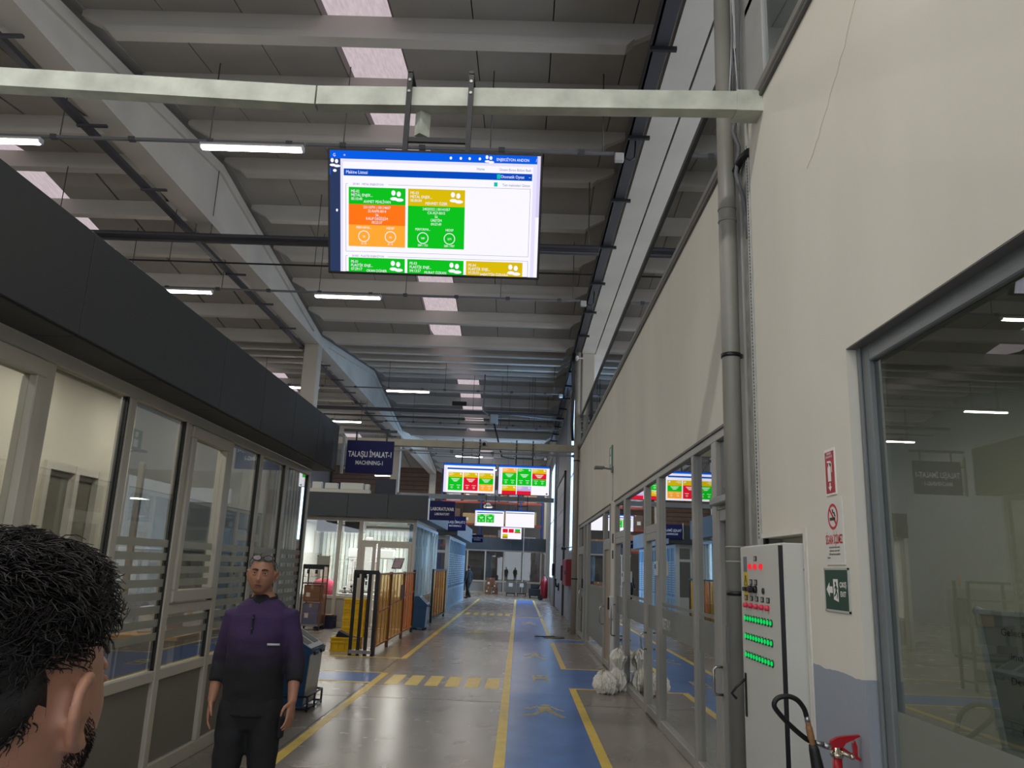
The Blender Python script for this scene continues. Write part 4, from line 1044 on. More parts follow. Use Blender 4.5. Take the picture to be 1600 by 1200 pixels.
t = thing('sprinkler_valve', 'grey box with bent pipes hanging in the second bay', 'pipe', (-1.1, 28.5, 7))
MB().box(-1.25, -.95, 28.3, 28.6, 6.75, 7.1, .03).build('body', mat('grey box', (128, 130, 130), .5), t)
MB().loft([(-1.5, 28.4, 8.6), (-1.5, 28.4, 7.2), (-1.25, 28.4, 7.05)], .03, 8).build('pipe', GALV, t)
MB().loft([(-1.1, 28.4, 6.8), (-.75, 28.4, 5.55), (-.3, 28.4, 5.5)], .03, 8).build('pipe', BLACK, t)
MB().loft([(-.95, 28.4, 7.0), (-.4, 28.4, 7.1), (1.5, 28.4, 6.95)], .025, 8).build('pipe', GALV, t)
tag(MB().box(-3.0, -2.4, 31.9, 31.95, 8.1, 8.28, .01).build('notice_plate', BLACK), 'small black plate hanging among the roof pipes', 'sign')
# trays along the girders
t = thing('cable_tray', 'grey cable tray running along the left concrete girder', 'tray', (-6.5, 14, 7.66))
MB().box(-6.62, -6.50, 5.7, 38, 7.66, 7.74, .005).build('tray', DKT, t)
for k in range(17): MB().box(-6.62, -6.18, 6.2+k*1.98, 6.25+k*1.98, 7.63, 7.665).build('arm', DKT, t)
t = thing('cable_tray', 'grey cable tray running along the right concrete girder', 'tray', (1.5, 14, 7.7))
MB().box(1.36, 1.40, 5.7, 38, 7.74, 7.90, .005).build('tray_side', DKT, t); MB().box(1.36, 1.56, 5.7, 38, 7.74, 7.755).build('tray_floor', DKT, t)
for dx, r in ((1.42, .022), (1.47, .028), (1.53, .024)): MB().cyl((dx, 5.7, 7.78), (dx, 38, 7.78), r, 8).build('cable', mat('grey cable', (104, 104, 108), .6), t)
for k in range(17): MB().box(1.34, 1.66, 6.2+k*1.98, 6.25+k*1.98, 7.69, 7.74).build('arm', BLACK, t)
t = thing('cable_bundle', 'loose dark cables running down beside the farther right column', 'cable', (1.55, 22, 7))
for k in range(4): MB().loft([(1.34+.02*k, 21.6, 7.66), (1.30+.03*k, 21.65+.03*k, 7.3), (1.34+.02*k, 21.7, 6.6), (1.32+.02*k, 21.7, 5.6), (1.36+.015*k, 21.72, 5.15)], .014, 8).build('cable', BLACK, t)
t = thing('security_camera', 'tiny white camera on the middle tie beam', 'camera', (-1.1, 22.06, 5.0))
MB().box(-1.17, -1.03, 22.04, 22.10, 4.98, 5.12, .015).build('base', WHT, t); MB().sphere((-1.1, 22.02, 5.02), .05).build('lens', BLACK, t)
t = thing('security_camera', 'small white camera near the top of the farther right column', 'camera', (1.45, 21.6, 7.5))
MB().box(1.40, 1.48, 21.4, 21.65, 7.44, 7.54, .02).build('body', WHT, t); MB().box(1.43, 1.63, 21.6, 21.64, 7.5, 7.53).build('bracket', WHT, t)

# ================================================================ DRAIN PIPES ON THE WALL
def drain(label, x, y, r, z0, z1, col, bands, couplings):
    t = thing('drain_pipe', label, 'pipe', (x, y, z0))
    MB().cyl((x, y, z0), (x, y, z1), r, 24).build('pipe', col, t)
    for z in couplings: MB().cyl((x, y, z), (x, y, z+.014), r+.005, 24).build('coupling', col, t)
    for z in bands:
        mb = MB(); mb.lathe([(r, 0), (r+.006, 0), (r+.006, .03), (r, .03)], (x, y, z), 24); mb.box(x+r-.01, 1.598, y-.012, y+.012, z, z+.03)
        mb.build('clamp', BLACK, t)
PIPEG = mat('grey plastic pipe', (142, 140, 130), .4, var=.1, vs=2.5)
drain('grey drain pipe with black clamps beside the white control cabinet', 1.515, 5.63, .066, .01, 7.9, PIPEG, (1.52, 3.22), (1.74, 1.84, 4.3, 4.4))
drain('beige drain pipe at the far end of the white wall', 1.50, 21.85, .075, 0, 8.2, mat('beige pipe', (164, 156, 144), .5, var=.06), (1.4, 4.6), (2.2, 3.6))
t = thing('cable_bundle', 'loose white and grey cables dangling behind the near drain pipe', 'cable', (1.6, 5.5, 6))
rr = random.Random(5)
for k in range(4):
    pts = [(1.60-.02*k+rr.uniform(-.02, .02), 5.50+rr.uniform(-.03, .03), 8.2-i*.42) for i in range(8)]
    MB().loft(pts, .006, 6).build('wire', mat('white wire', (190, 190, 190), .5) if k % 2 else mat('grey cable', (104, 104, 108), .6), t)
MB().loft([(1.59, 5.48, 5.25), (1.54, 5.50, 5.0), (1.57, 5.45, 4.84), (1.56, 5.52, 4.65), (1.60, 5.48, 4.42), (1.62, 5.46, 4.1)], .016, 8).build('loop', mat('grey cable', (104, 104, 108)), t)
MB().loft([(1.60, 5.30, 4.72), (1.58, 5.45, 4.74), (1.57, 5.56, 4.70)], .03, 8).build('tape', BLACK, t)

# ================================================================ CONTROL CABINET
cab = thing('control_cabinet', 'tall light grey electrical cabinet with rows of green and red buttons', 'cabinet', (1.6, 4.93, 0))
CABM = mat('cabinet light grey', (198, 198, 188), .5, var=.03, vs=2, bump=.05, bs=120)
MB().box(1.482, 1.735, 4.532, 5.318, .06, 1.845, .006).build('body', CABM, cab)
MB().box(1.50, 1.73, 4.56, 5.30, 0, .06).build('plinth', BLACK, cab)
dr = MB().box(1.458, 1.480, 4.545, 5.318, .075, 1.838, .006).build('door', CABM, cab)
h = MB(); h.box(1.450, 1.458, 5.245, 5.275, .80, 1.06, .004); h.build('lock_plate', BLACK, dr)
MB().loft([(1.45, 5.26, 1.02), (1.40, 5.28, .97), (1.372, 5.285, .93), (1.40, 5.28, .90)], .008, 8).build('key_lever', BLACK, dr)
MB().box(1.4575, 1.482, 4.536, 4.541, .08, 1.83).build('door_gap', BLACK, cab)
RB = emit('lit red button', (236, 44, 52), 1.0); RB2 = mat('red button', (226, 60, 84), .35)
GB = emit('lit green lamp', (20, 214, 96), 1.0)
fx = 1.458
def knob(y, z, r, m, d=.022, ring=True, name='button'):
    mb = MB(); mb.cyl((fx, y, z), (fx-d, y, z), r, 14); mb.sphere((fx-d, y, z), (.006, r*.95, r*.95), 12, 6)
    o = mb.build(name, m, dr)
    return o
for y in (5.09, 4.98, 4.86): knob(y, 1.712, .017, RB, .012)
MB().box(fx-.006, fx, 4.955, 5.005, 1.745, 1.775, .002).build('label_plate', BLACK, dr)
MB().box(fx-.008, fx-.005, 4.96, 5.0, 1.75, 1.77).build('label_face', mat('label face', (150, 150, 140), .5), dr)
for y in (5.085, 4.985):
    MB().box(fx-.006, fx, y-.026, y+.026, 1.60, 1.635, .002).build('label_plate', BLACK, dr)
    MB().box(fx-.008, fx-.005, y-.02, y+.02, 1.606, 1.629).build('label_face', _M['label face'], dr)
    mb = MB(); mb.cyl((fx, y, 1.575), (fx-.02, y, 1.575), .022, 14); mb.box(fx-.045, fx-.02, y-.008, y+.055, 1.562, 1.588, .004); mb.build('switch', BLACK, dr)
mb = MB(); mb.cyl((fx, 4.835, 1.57), (fx-.008, 4.835, 1.57), .018, 12); mb.build('keyhole', BLACK, dr)
for k in range(5):
    y = 5.195-k*.111
    MB().box(fx-.006, fx, y-.026, y+.026, 1.505, 1.535, .002).build('label_plate', BLACK, dr)
    MB().box(fx-.008, fx-.005, y-.02, y+.02, 1.51, 1.53).build('label_face', _M['label face'], dr)
    knob(y, 1.475, .016, RB2, .02)
for z in (1.395, 1.285, 1.175):
    for k in range(10):
        y = 5.225-k*.0575
        o = knob(y, z, .013 if k % 2 else .0145, GB, .008, name='indicator_lamp')
        bz = MB(); bz.cyl((fx, y, z), (fx-.005, y, z), .022, 14); bz.build('bezel', mat('dark green bezel', (14, 84, 44), .5), o)
mb = MB().box(fx-.002, fx, 5.17, 5.245, 1.68, 1.775); mb.build('sticker', mat('grey sticker', (110, 114, 120), .5), dr)
st = MB().box(fx-.002, fx, 5.155, 5.245, 1.50, 1.678).build('warning_sticker', mat('yellow sticker', (216, 186, 40), .5), dr)
mb = MB(); yy = 5.20
for a, c in (((0, .05), (-.035, -.012)), ((-.035, -.012), (.035, -.012)), ((.035, -.012), (0, .05))): mb.bar((fx-.003, yy-a[0], 1.61+a[1]), (fx-.003, yy-c[0], 1.61+c[1]), .004, .002, (1, 0, 0))
mb.prism([(fx-.0025, yy-.004, 1.64), (fx-.0025, yy+.006, 1.625), (fx-.0025, yy+.001, 1.622), (fx-.0025, yy+.003, 1.605), (fx-.0025, yy-.006, 1.625), (fx-.0025, yy-.001, 1.627)], (-.001, 0, 0), 0)
for z in (1.572, 1.548, 1.524): put_text(mb, ('DİKKAT', '380 V', 'TEHLİKE')[int((1.575-z)/.024)], (fx-.003, yy, z), (0, -1, 0), (0, 0, 1), .02, 'c', .02)
mb.build('sticker_print', BLACK, st)
MB().sphere((1.60, 4.531, 1.70), .008, 8, 6).build('screw', BLACK, cab)

# ================================================================ WALL SIGNS
def wsign(name, label, y0, y1, z0, z1, m, th=.006):
    t = thing(name, label, 'sign', (XR, (y0+y1)/2, z0)); o = MB().box(XR-th, XR-.0005, y0, y1, z0, z1).build('plate', m, t)
    return t, XR-th
SWH = mat('sign white', (232, 228, 220), .45); SRED = mat('sign red', (168, 22, 40), .45); SGRN = mat('sign green', (20, 66, 52), .4)
t, x = wsign('extinguisher_sign', 'narrow red and white fire extinguisher sign, topmost on the cream wall', 4.015, 4.15, 2.075, 2.315, SWH)
MB().box(x-.001, x, 4.025, 4.14, 2.085, 2.30).build('red_field', SRED, t)
mb = MB(); P_ = lambda y, z: (x-.002, y, z)
mb.prism([P_(4.105, 2.145), P_(4.065, 2.145), P_(4.065, 2.215), P_(4.075, 2.225), P_(4.095, 2.225), P_(4.105, 2.215)], (-.001, 0, 0), 0)
mb.prism([P_(4.092, 2.225), P_(4.078, 2.225), P_(4.078, 2.238), P_(4.11, 2.245), P_(4.11, 2.252), P_(4.07, 2.25), P_(4.052, 2.24), P_(4.048, 2.19), P_(4.055, 2.19), P_(4.058, 2.232), P_(4.092, 2.238)], (-.001, 0, 0), 0)
mb.prism([P_(4.09, 2.138), P_(4.076, 2.138), P_(4.076, 2.118), P_(4.062, 2.118), P_(4.083, 2.094), P_(4.104, 2.118), P_(4.09, 2.118)], (-.001, 0, 0), 0)
put_text(mb, 'YANGIN', P_(4.083, 2.284), (0, -1, 0), (0, 0, 1), .016, 'c', .02); put_text(mb, 'SÖNDÜRÜCÜ', P_(4.083, 2.268), (0, -1, 0), (0, 0, 1), .014, 'c', .02)
mb.build('symbol', SWH, t)
t, x = wsign('no_smoking_sign', 'white no smoking notice between the red and the green sign', 3.955, 4.195, 1.725, 2.055, mat('paper white', (214, 212, 202), .6))
mb = MB(); n = 24; cy, cz = 4.075, 1.965
vs = [(x-.001, cy-r*math.cos(2*PI*i/n), cz+r*math.sin(2*PI*i/n)) for r in (.052, .066) for i in range(n)]
mb.add(vs, [(i, (i+1) % n, n+(i+1) % n, n+i) for i in range(n)])
mb.bar((x-.001, cy+.040, cz+.040), (x-.001, cy-.040, cz-.040), .013, .001, (1, 0, 0))
put_text(mb, 'SİGARA İÇİLMEZ', (x-.001, cy, 1.83), (0, -1, 0), (0, 0, 1), .062, 'c', .02, width=.215)
mb.build('red_print', mat('print red', (196, 36, 52), .5), t)
mb = MB(); mb.prism([(x-.0012, cy+.04, cz-.018), (x-.0012, cy-.03, cz-.018), (x-.0012, cy-.03, cz-.004), (x-.0012, cy+.04, cz-.004)], (-.0003, 0, 0), 0)
mb.loft([(x-.0012, cy-.03, cz), (x-.0012, cy-.02, cz+.02), (x-.0012, cy-.005, cz+.018), (x-.0012, cy-.0, cz+.036)], .003, 6)
for k, s in enumerate(('Bu iş yerinde tütün ürünü', 'kullanmanın cezası vardır', '4207 sayılı kanun gereğince', 'Yasaktır')):
    put_text(mb, s, (x-.001, 4.175 if k == 3 else cy, 1.808-k*.017), (0, -1, 0), (0, 0, 1), .013, 'l' if k == 3 else 'c', .02)
mb.build('black_print', BLACK, t)
t, x = wsign('exit_sign', 'dark green exit sign with running man and arrow, lowest on the cream wall', 3.935, 4.225, 1.505, 1.70, SGRN)
fr = MB()
for a in ((3.925, 3.935, 1.495, 1.71), (4.225, 4.235, 1.495, 1.71), (3.925, 4.235, 1.495, 1.505), (3.925, 4.235, 1.70, 1.71)): fr.box(x-.001, XR-.0005, *a)
fr.build('edge', mat('aged clear edge', (176, 182, 172), .5), t)
mb = MB(); P_ = lambda y, z: (x-.001, y, z)
mb.prism([P_(4.205, 1.602), P_(4.165, 1.637), P_(4.165, 1.618), P_(4.125, 1.618), P_(4.125, 1.586), P_(4.165, 1.586), P_(4.165, 1.567)], (-.001, 0, 0), 0)
mb.prism([P_(4.115, 1.555), P_(4.055, 1.545), P_(4.055, 1.655), P_(4.115, 1.655)], (-.0005, 0, 0), 0)
put_text(mb, 'ÇIKIŞ', P_(3.995, 1.617), (0, -1, 0), (0, 0, 1), .034, 'c', .03); put_text(mb, 'EXIT', P_(3.995, 1.572), (0, -1, 0), (0, 0, 1), .034, 'c', .03)
mb.build('print', SWH, t)
mb = MB(); Q = lambda y, z: (x-.0022, y, z)
mb.prism([Q(4.085+.009*math.cos(a*.785), 1.634+.009*math.sin(a*.785)) for a in range(8)], (-.0005, 0, 0), 0)
for a, c, w in (((4.082, 1.624), (4.078, 1.598), .014), ((4.080, 1.622), (4.062, 1.606), .006), ((4.082, 1.622), (4.100, 1.610), .006), ((4.078, 1.598), (4.066, 1.580), .009), ((4.066, 1.580), (4.070, 1.560), .007), ((4.080, 1.598), (4.092, 1.578), .009), ((4.092, 1.578), (4.108, 1.572), .007)):
    mb.bar(Q(*a), Q(*c), w, .0008, (1, 0, 0))
mb.build('running_figure', SGRN, t)
t = thing('exit_sign', 'small green and white sign high on the far part of the wall', 'sign', (XR, 14.1, 3.45))
MB().box(XR-.02, XR-.001, 13.85, 14.3, 3.46, 3.84, .003).build('plate', mat('exit green', (70, 128, 100), .4), t)
mb = MB(); mb.box(XR-.022, XR-.02, 14.0, 14.16, 3.52, 3.66).box(XR-.022, XR-.02, 14.03, 14.13, 3.70, 3.80); mb.build('symbol', SWH, t)
t = thing('floodlight', 'small grey floodlight on an arm at the wall pier', 'light', (1.55, 13.8, 3.42))
MB().box(1.27, 1.44, 13.72, 13.95, 3.40, 3.44, .01).build('head', mat('floodlight grey', (120, 120, 118), .4), t)
MB().bar((1.42, 13.83, 3.42), (1.57, 13.83, 3.40), .04, .03).build('arm', mat('floodlight grey', (120, 120, 118)), t); MB().box(1.565, 1.599, 13.77, 13.89, 3.34, 3.46, .01).build('wall_box', mat('floodlight grey', (120, 120, 118)), t)
MB().cyl((1.593, 13.83, 2.85), (1.593, 13.83, 3.34), .008, 8).build('cable', WHT, t)
for i, (y, z0, z1, l) in enumerate(((13.72, 2.12, 2.28, 'upper dark switch plate on the wall pier'), (13.72, 1.86, 2.0, 'middle dark switch plate on the wall pier'))):
    t = thing('switch_plate', l, 'switch', (XR, y, z0), 'switch plates on the pier'); MB().box(XR-.015, XR-.0005, y-.05, y+.05, z0, z1, .004).build('plate', mat('dark plate', (66, 66, 66), .4), t)
    MB().box(XR-.02, XR-.015, y-.03, y+.03, z0+.03, z1-.03, .003).build('rocker', mat('floodlight grey', (120, 120, 118)), t)
t = thing('access_keypad', 'white access box with a black reader on the wall pier', 'keypad', (XR, 13.75, .95))
MB().box(XR-.05, XR-.001, 13.62, 13.86, .88, 1.24, .008).build('box', mat('floodlight white', (206, 206, 202), .4), t)
MB().box(XR-.075, XR-.05, 13.78, 13.85, 1.02, 1.22, .006).build('reader', BLACK, t)
t = thing('access_reader', 'small white reader on the glazing post beside the lettering', 'keypad', (1.58, 9.2, 1.6))
MB().box(1.555, 1.584, 9.15, 9.27, 1.62, 1.78, .006).build('body', _M['floodlight white'], t); MB().box(1.552, 1.555, 9.18, 9.24, 1.70, 1.75).build('window', BLACK, t)
t = thing('access_reader', 'small white reader on the glazing post above the plastic bags', 'keypad', (1.58, 12.15, 1.5))
MB().box(1.555, 1.584, 12.08, 12.20, 1.50, 1.66, .006).build('body', _M['floodlight white'], t); MB().box(1.552, 1.555, 12.1, 12.18, 1.58, 1.63).build('window', BLACK, t)
t = thing('electric_lock', 'black lock box on the farther glass door', 'lock', (1.58, 19.9, 1.3))
MB().box(1.55, 1.584, 19.86, 19.94, 1.22, 1.45, .006).build('body', BLACK, t)
t = thing('hose_cabinet', 'dark red fire hose cabinet on the wall past the beige pipe', 'cabinet', (1.65, 27, 1.2))
MB().box(1.50, 1.689, 25.6, 27.4, 1.15, 1.98, .01).build('body', mat('cabinet red', (150, 20, 30), .4), t)
MB().box(1.49, 1.50, 25.65, 27.35, 1.2, 1.93, .004).build('door', mat('cabinet red', (150, 20, 30)), t); MB().box(1.47, 1.49, 25.8, 25.84, 1.5, 1.62).build('handle', BLACK, t)
t = thing('security_camera', 'black camera above the dark red hose cabinet', 'camera', (1.6, 25.9, 2.3))
MB().loft([(1.69, 25.9, 2.36), (1.45, 25.8, 2.34)], .02, 8).build('arm', BLACK, t); MB().box(1.34, 1.5, 25.6, 25.8, 2.26, 2.36, .02).build('body', BLACK, t)
t = thing('fire_trolley', 'red wheeled extinguisher standing at the far right wall', 'extinguisher', (1.35, 44.5, 0))
MB().lathe([(.0, .1), (.17, .12), (.19, .2), (.19, .95), (.14, 1.1), (.05, 1.16), (.05, 1.25), (0, 1.26)], (1.40, 43.5, 0), 16).build('cylinder', mat('trolley red', (140, 18, 30), .35), t)
for y in (43.35, 43.65): MB().cyl((1.22, y, .14), (1.22, y+.04, .14), .14, 14).build('wheel', BLACK, t)
MB().loft([(1.5, 43.5, .3), (1.56, 43.5, 1.2), (1.35, 43.5, 1.35)], .02, 8).build('handle', BLACK, t)
for i, (y, z) in enumerate(((29.8, 1.5), (37.6, 1.6))):
    t = thing('door_control', ('black door control box beside the sectional door, near side', 'black door control box beside the sectional door, far side')[i], 'switch', (1.66, y, z))
    MB().box(1.55, 1.689, y-.15, y+.15, z-.25, z+.3, .02).build('body', BLACK, t); MB().box(1.54, 1.55, y-.05, y+.05, z, z+.1).build('button', RB2, t)
t = thing('wall_lever', 'black lever fixed to the sectional door', 'handle', (1.62, 33, .9))
MB().loft([(1.669, 33.2, .95), (1.55, 33.1, .98), (1.50, 32.7, 1.18), (1.50, 32.5, 1.25)], .035, 8).build('lever', BLACK, t); MB().box(1.62, 1.669, 33.05, 33.35, .8, 1.1, .01).build('plate', BLACK, t)

# ================================================================ FIRE EXTINGUISHER ON THE NEAR WALL
ex = thing('fire_extinguisher', 'red fire extinguisher with black hose hanging below the exit sign', 'extinguisher', (1.485, 3.9, .2))
ERED = mat('extinguisher red', (170, 18, 30), .28)
MB().lathe([(0, .10), (.05, .10), (.072, .13), (.075, .17), (.075, .70), (.068, .755), (.045, .797), (.022, .815), (.022, .865), (0, .866)], (1.485, 3.9, 0), 32).build('cylinder', ERED, ex)
BRS = mat('chrome valve', (190, 180, 160), .2, .9)
mb = MB(); mb.lathe([(.024, .86), (.03, .868), (.03, .88), (.018, .886), (.018, .905), (0, .906)], (1.485, 3.9, 0), 16); mb.cyl((1.485, 3.9, .892), (1.535, 3.86, .875), .010, 10); mb.sphere((1.538, 3.858, .874), .013, 10, 6); mb.build('valve', BRS, ex)
mb = MB(); mb.prism([(1.455, 3.888, .895), (1.50, 3.888, .89), (1.525, 3.888, .925), (1.59, 3.888, .955), (1.59, 3.888, .962), (1.525, 3.888, .955), (1.487, 3.888, .948), (1.457, 3.888, .93)], (0, .022, 0), 1)
mb.build('carry_handle', ERED, ex)
mb = MB(); mb.prism([(1.49, 3.888, .90), (1.515, 3.888, .905), (1.545, 3.888, .885), (1.562, 3.888, .882), (1.558, 3.888, .925), (1.566, 3.888, .94), (1.576, 3.888, .915), (1.576, 3.888, .87), (1.592, 3.888, .86), (1.588, 3.888, .85), (1.56, 3.888, .862), (1.52, 3.888, .885)], (0, .022, 0), 1)
mb.build('squeeze_lever', ERED, ex)
mb = MB(); mb.cyl((1.458, 3.9, .905), (1.425, 3.9, .913), .016, 6); mb.cyl((1.425, 3.9, .913), (1.385, 3.9, .922), .012, 12); mb.build('hose_nut', STEEL, ex)
def smooth_path(P, n=6):
    P = [Vector(p) for p in P]; out = []
    for i in range(len(P)-1):
        p0, p1, p2, p3 = P[max(i-1, 0)], P[i], P[i+1], P[min(i+2, len(P)-1)]
        for k in range(n):
            t_ = k/n; out.append(.5*((2*p1)+(p2-p0)*t_+(2*p0-5*p1+4*p2-p3)*t_*t_+(3*p1-p0-3*p2+p3)*t_**3))
    return out+[P[-1]]
MB().loft(smooth_path([(1.39, 3.90, .921), (1.349, 3.89, .934), (1.278, 3.87, .986), (1.213, 3.85, 1.047), (1.188, 3.84, 1.085), (1.207, 3.84, 1.115), (1.254, 3.84, 1.124), (1.298, 3.85, 1.108), (1.330, 3.86, 1.071), (1.342, 3.865, 1.035)]), .0115, 12).build('hose', mat('black rubber', (16, 16, 16), .5), ex)
MB().cyl((1.342, 3.865, 1.038), (1.347, 3.866, 1.012), .012, 12).build('ferrule', STEEL, ex)
MB().loft(smooth_path([(1.347, 3.866, 1.014), (1.352, 3.867, .985), (1.359, 3.868, .95), (1.367, 3.87, .912)]), [.0125]*5+[.0155]*5+[.016]*4+[.0125]*4+[.012], 14).build('grip', mat('tan grip', (150, 110, 70), .5), ex)
MB().loft([(1.366, 3.87, .918), (1.372, 3.872, .895), (1.392, 3.876, .78), (1.412, 3.88, .58)], [.018, .023, .03, .042], 16).build('horn', mat('black rubber', (16, 16, 16)), ex)
MB().box(1.56, 1.599, 3.87, 3.93, .45, .62, .004).box(1.40, 1.57, 3.895, 3.905, .52, .56).build('wall_bracket', BLACK, ex)

# ================================================================ WHITEBOARD IN THE NEAR OFFICE
wb = thing('whiteboard', 'whiteboard on a leg stand behind the near window, covered in handwriting', 'board', (2.5, 3.6, 0))
def wbp(s, h): return Vector((2.22+.25*s, 3.96-.85*s-.22*(.6-h), .93+h))          # s along the board, h up
nrm = Vector((-.96, -.28, 0)).normalized()
A, B_, C_, D_ = wbp(0, 0), wbp(1, 0), wbp(1, .60), wbp(0, .60)
MB().prism([A, B_, C_, D_], -nrm*.02, 0).build('panel', mat('grey board surface', (182, 184, 180), .4), wb)
mb = MB()
for p, q in ((A, B_), (B_, C_), (C_, D_), (D_, A)): mb.bar(p, q, .022, .03, tuple(nrm))
mb.build('frame', mat('pale aluminium', (238, 240, 238), .4), wb)
for p in (A, B_, C_, D_): MB().sphere(p, .024, 10, 6).build('corner_cap', WHT, wb)
for s in (0.03, .97):
    q = wbp(s, 0); MB().bar(q, (q.x+.06, q.y+.05, .02), .025, .025).build('leg', mat('pale aluminium', (200, 202, 200)), wb)
mb = MB(); ux = (wbp(1, 0)-wbp(0, 0)).normalized()
for k, s in enumerate(('Gelecek ayın', 'imalat sayısı ve', 'Devam edenler', 'Çalışan parça', 'Planlanan')): put_text(mb, s, wbp(.12+.03*(k % 2), .50-k*.105)+nrm*.002, ux, (0, 0, 1), .046, 'l', .0)
mb.build('handwriting', BLACK, wb)
for i, (x, y) in enumerate(((3.4, .8), (3.4, 3.2), (3.4, 8.5), (3.4, 18))):  # lamps added to lift the dark offices behind the glazing
    t = thing('fill_panel_light', ('added square panel light brightening the near office, closer one', 'added square panel light brightening the near office, farther one', 'added square panel light brightening the middle office', 'added square panel light brightening the far office')[i], 'light', (x, y, 2.9), 'added office panel lights')
    MB().box(x-.3, x+.3, y-.3, y+.3, 2.87, 2.90, .004).build('frame', WHT, t); MB().box(x-.27, x+.27, y-.27, y+.27, 2.866, 2.871).build('diffuser', emit('added fill panel', (255, 246, 226), .9), t)
    li = bpy.data.lights.new('panel', 'AREA'); li.size = .5; li.energy = 26; li.color = (1, .96, .88); o = bpy.data.objects.new('fill_panel_glow', li); COL.objects.link(o); o.parent = t; o.location = (0, 0, -.04)
t = thing('office_shelf', 'dark shelving with boxes inside the near office', 'shelf', (5.2, 2, 0))
for z in (.1, .6, 1.1, 1.6): MB().box(4.9, 5.4, .5, 3.8, z, z+.03).build('shelf_board', DARKF, t)
for y in (.5, 2.1, 3.76):
    for x in (4.9, 5.36): MB().box(x, x+.04, y, y+.04, 0, 1.9).build('upright', BLACK, t)

# ================================================================ BINS
def bin_(label, x0, x1, y0, y1, h, group, front=None, nopen=2, frame=True):
    t = thing('waste_bin', label, 'bin', ((x0+x1)/2, (y0+y1)/2, 0), group)
    BB = mat('bin blue', (22, 70, 112), .35, var=.06); GR = mat('bin grey', (152, 160, 170), .35)
    hb = h*.70
    MB().prism([(x0, y0, .05), (x1-.03, y0, .05), (x1, y0, hb), (x0, y0, hb)], (0, y1-y0, 0), 1).build('body', BB, t)
    MB().prism([(x0-.02, y0-.02, hb), (x1+.03, y0-.02, hb), (x1+.03, y0-.02, hb+.045), (x0-.02, y0-.02, hb+.045)], (0, y1-y0+.04, 0), 1).build('lip', BB, t)
    xa, za, xb, zb = x1+.01, hb+.05, x0+(x1-x0)*.42, h
    MB().prism([(x0, y0, hb+.045), (xa, y0, hb+.045), (xa, y0, za), (xb, y0, zb), (x0, y0, zb)], (0, y1-y0, 0), 1).build('hood', BB, t)
    d_ = Vector((xb-xa, 0, zb-za)); nn = Vector((zb-za, 0, xa-xb)).normalized()
    def sl(u, v, k): return Vector((xa, y0+(y1-y0)*v, za))+d_*u+nn*k
    MB().prism([sl(0, 0, .002), sl(0, 1, .002), sl(1, 1, .002), sl(1, 0, .002)], nn*.008, 0).build('sloped_face', GR, t)
    w = 1/nopen
    for k in range(nopen):
        a, c = k*w+.14*w, (k+1)*w-.14*w
        poly = [sl(u, v, .0105) for u, v in ((.16, a+.02), (.16, c-.02), (.22, c), (.78, c), (.84, c-.02), (.84, a+.02), (.78, a), (.22, a))]
        MB().prism(poly, nn*.002, 0).build('opening', BLACK, t)
    if front:
        MB().prism([(x1-.028, y0+.02, .07), (x1-.028, y1-.02, .07), (x1+.002, y1-.02, hb-.01), (x1+.002, y0+.02, hb-.01)], (.006, 0, 0), 0).build('front_panel', front, t)
    if frame:
        mb = MB(); r = .012
        for z in (.03, .16):
            mb.loft([(x0-.03, y0-.03, z), (x1+.03, y0-.03, z), (x1+.03, y1+.03, z), (x0-.03, y1+.03, z), (x0-.03, y0-.03, z)], r, 8)
        for x in (x0-.03, x1+.03):
            for y in (y0-.03, (y0+y1)/2, y1+.03): mb.cyl((x, y, 0), (x, y, .16), r, 8)
        mb.build('floor_frame', mat('frame navy', (24, 34, 60), .4), t)
    for k in range(nopen):
        y = y0+(y1-y0)*(k+.5)*w; MB().box(x1+.03, x1+.05, y-.08, y+.08, hb-.02, hb+.02, .006).build('handle', BLACK, t)
    return t
bin_('blue and silver double bin with slanted grey top beside the walking man', -2.93, -2.33, 9.33, 9.93, .875, 'slant topped bins', front=mat('scuffed silver', (172, 172, 168), .35, .4, var=.12, vs=5))
bin_('plain blue slant-topped bin at the end of the amber fence', -2.70, -2.33, 21.5-.5, 21.7-.1, .83, 'slant topped bins', nopen=1, frame=False)
for p in [o for o in COL.objects if o.name.startswith('waste_bin')]:
    if p.location.y > 20:
        mb = MB()
        for x in (-2.66, -2.40):
            for y in (21.05, 21.55): mb.cyl((x, y, 0), (x, y, .06), .025, 8)
        mb.build('foot', BLACK, p)

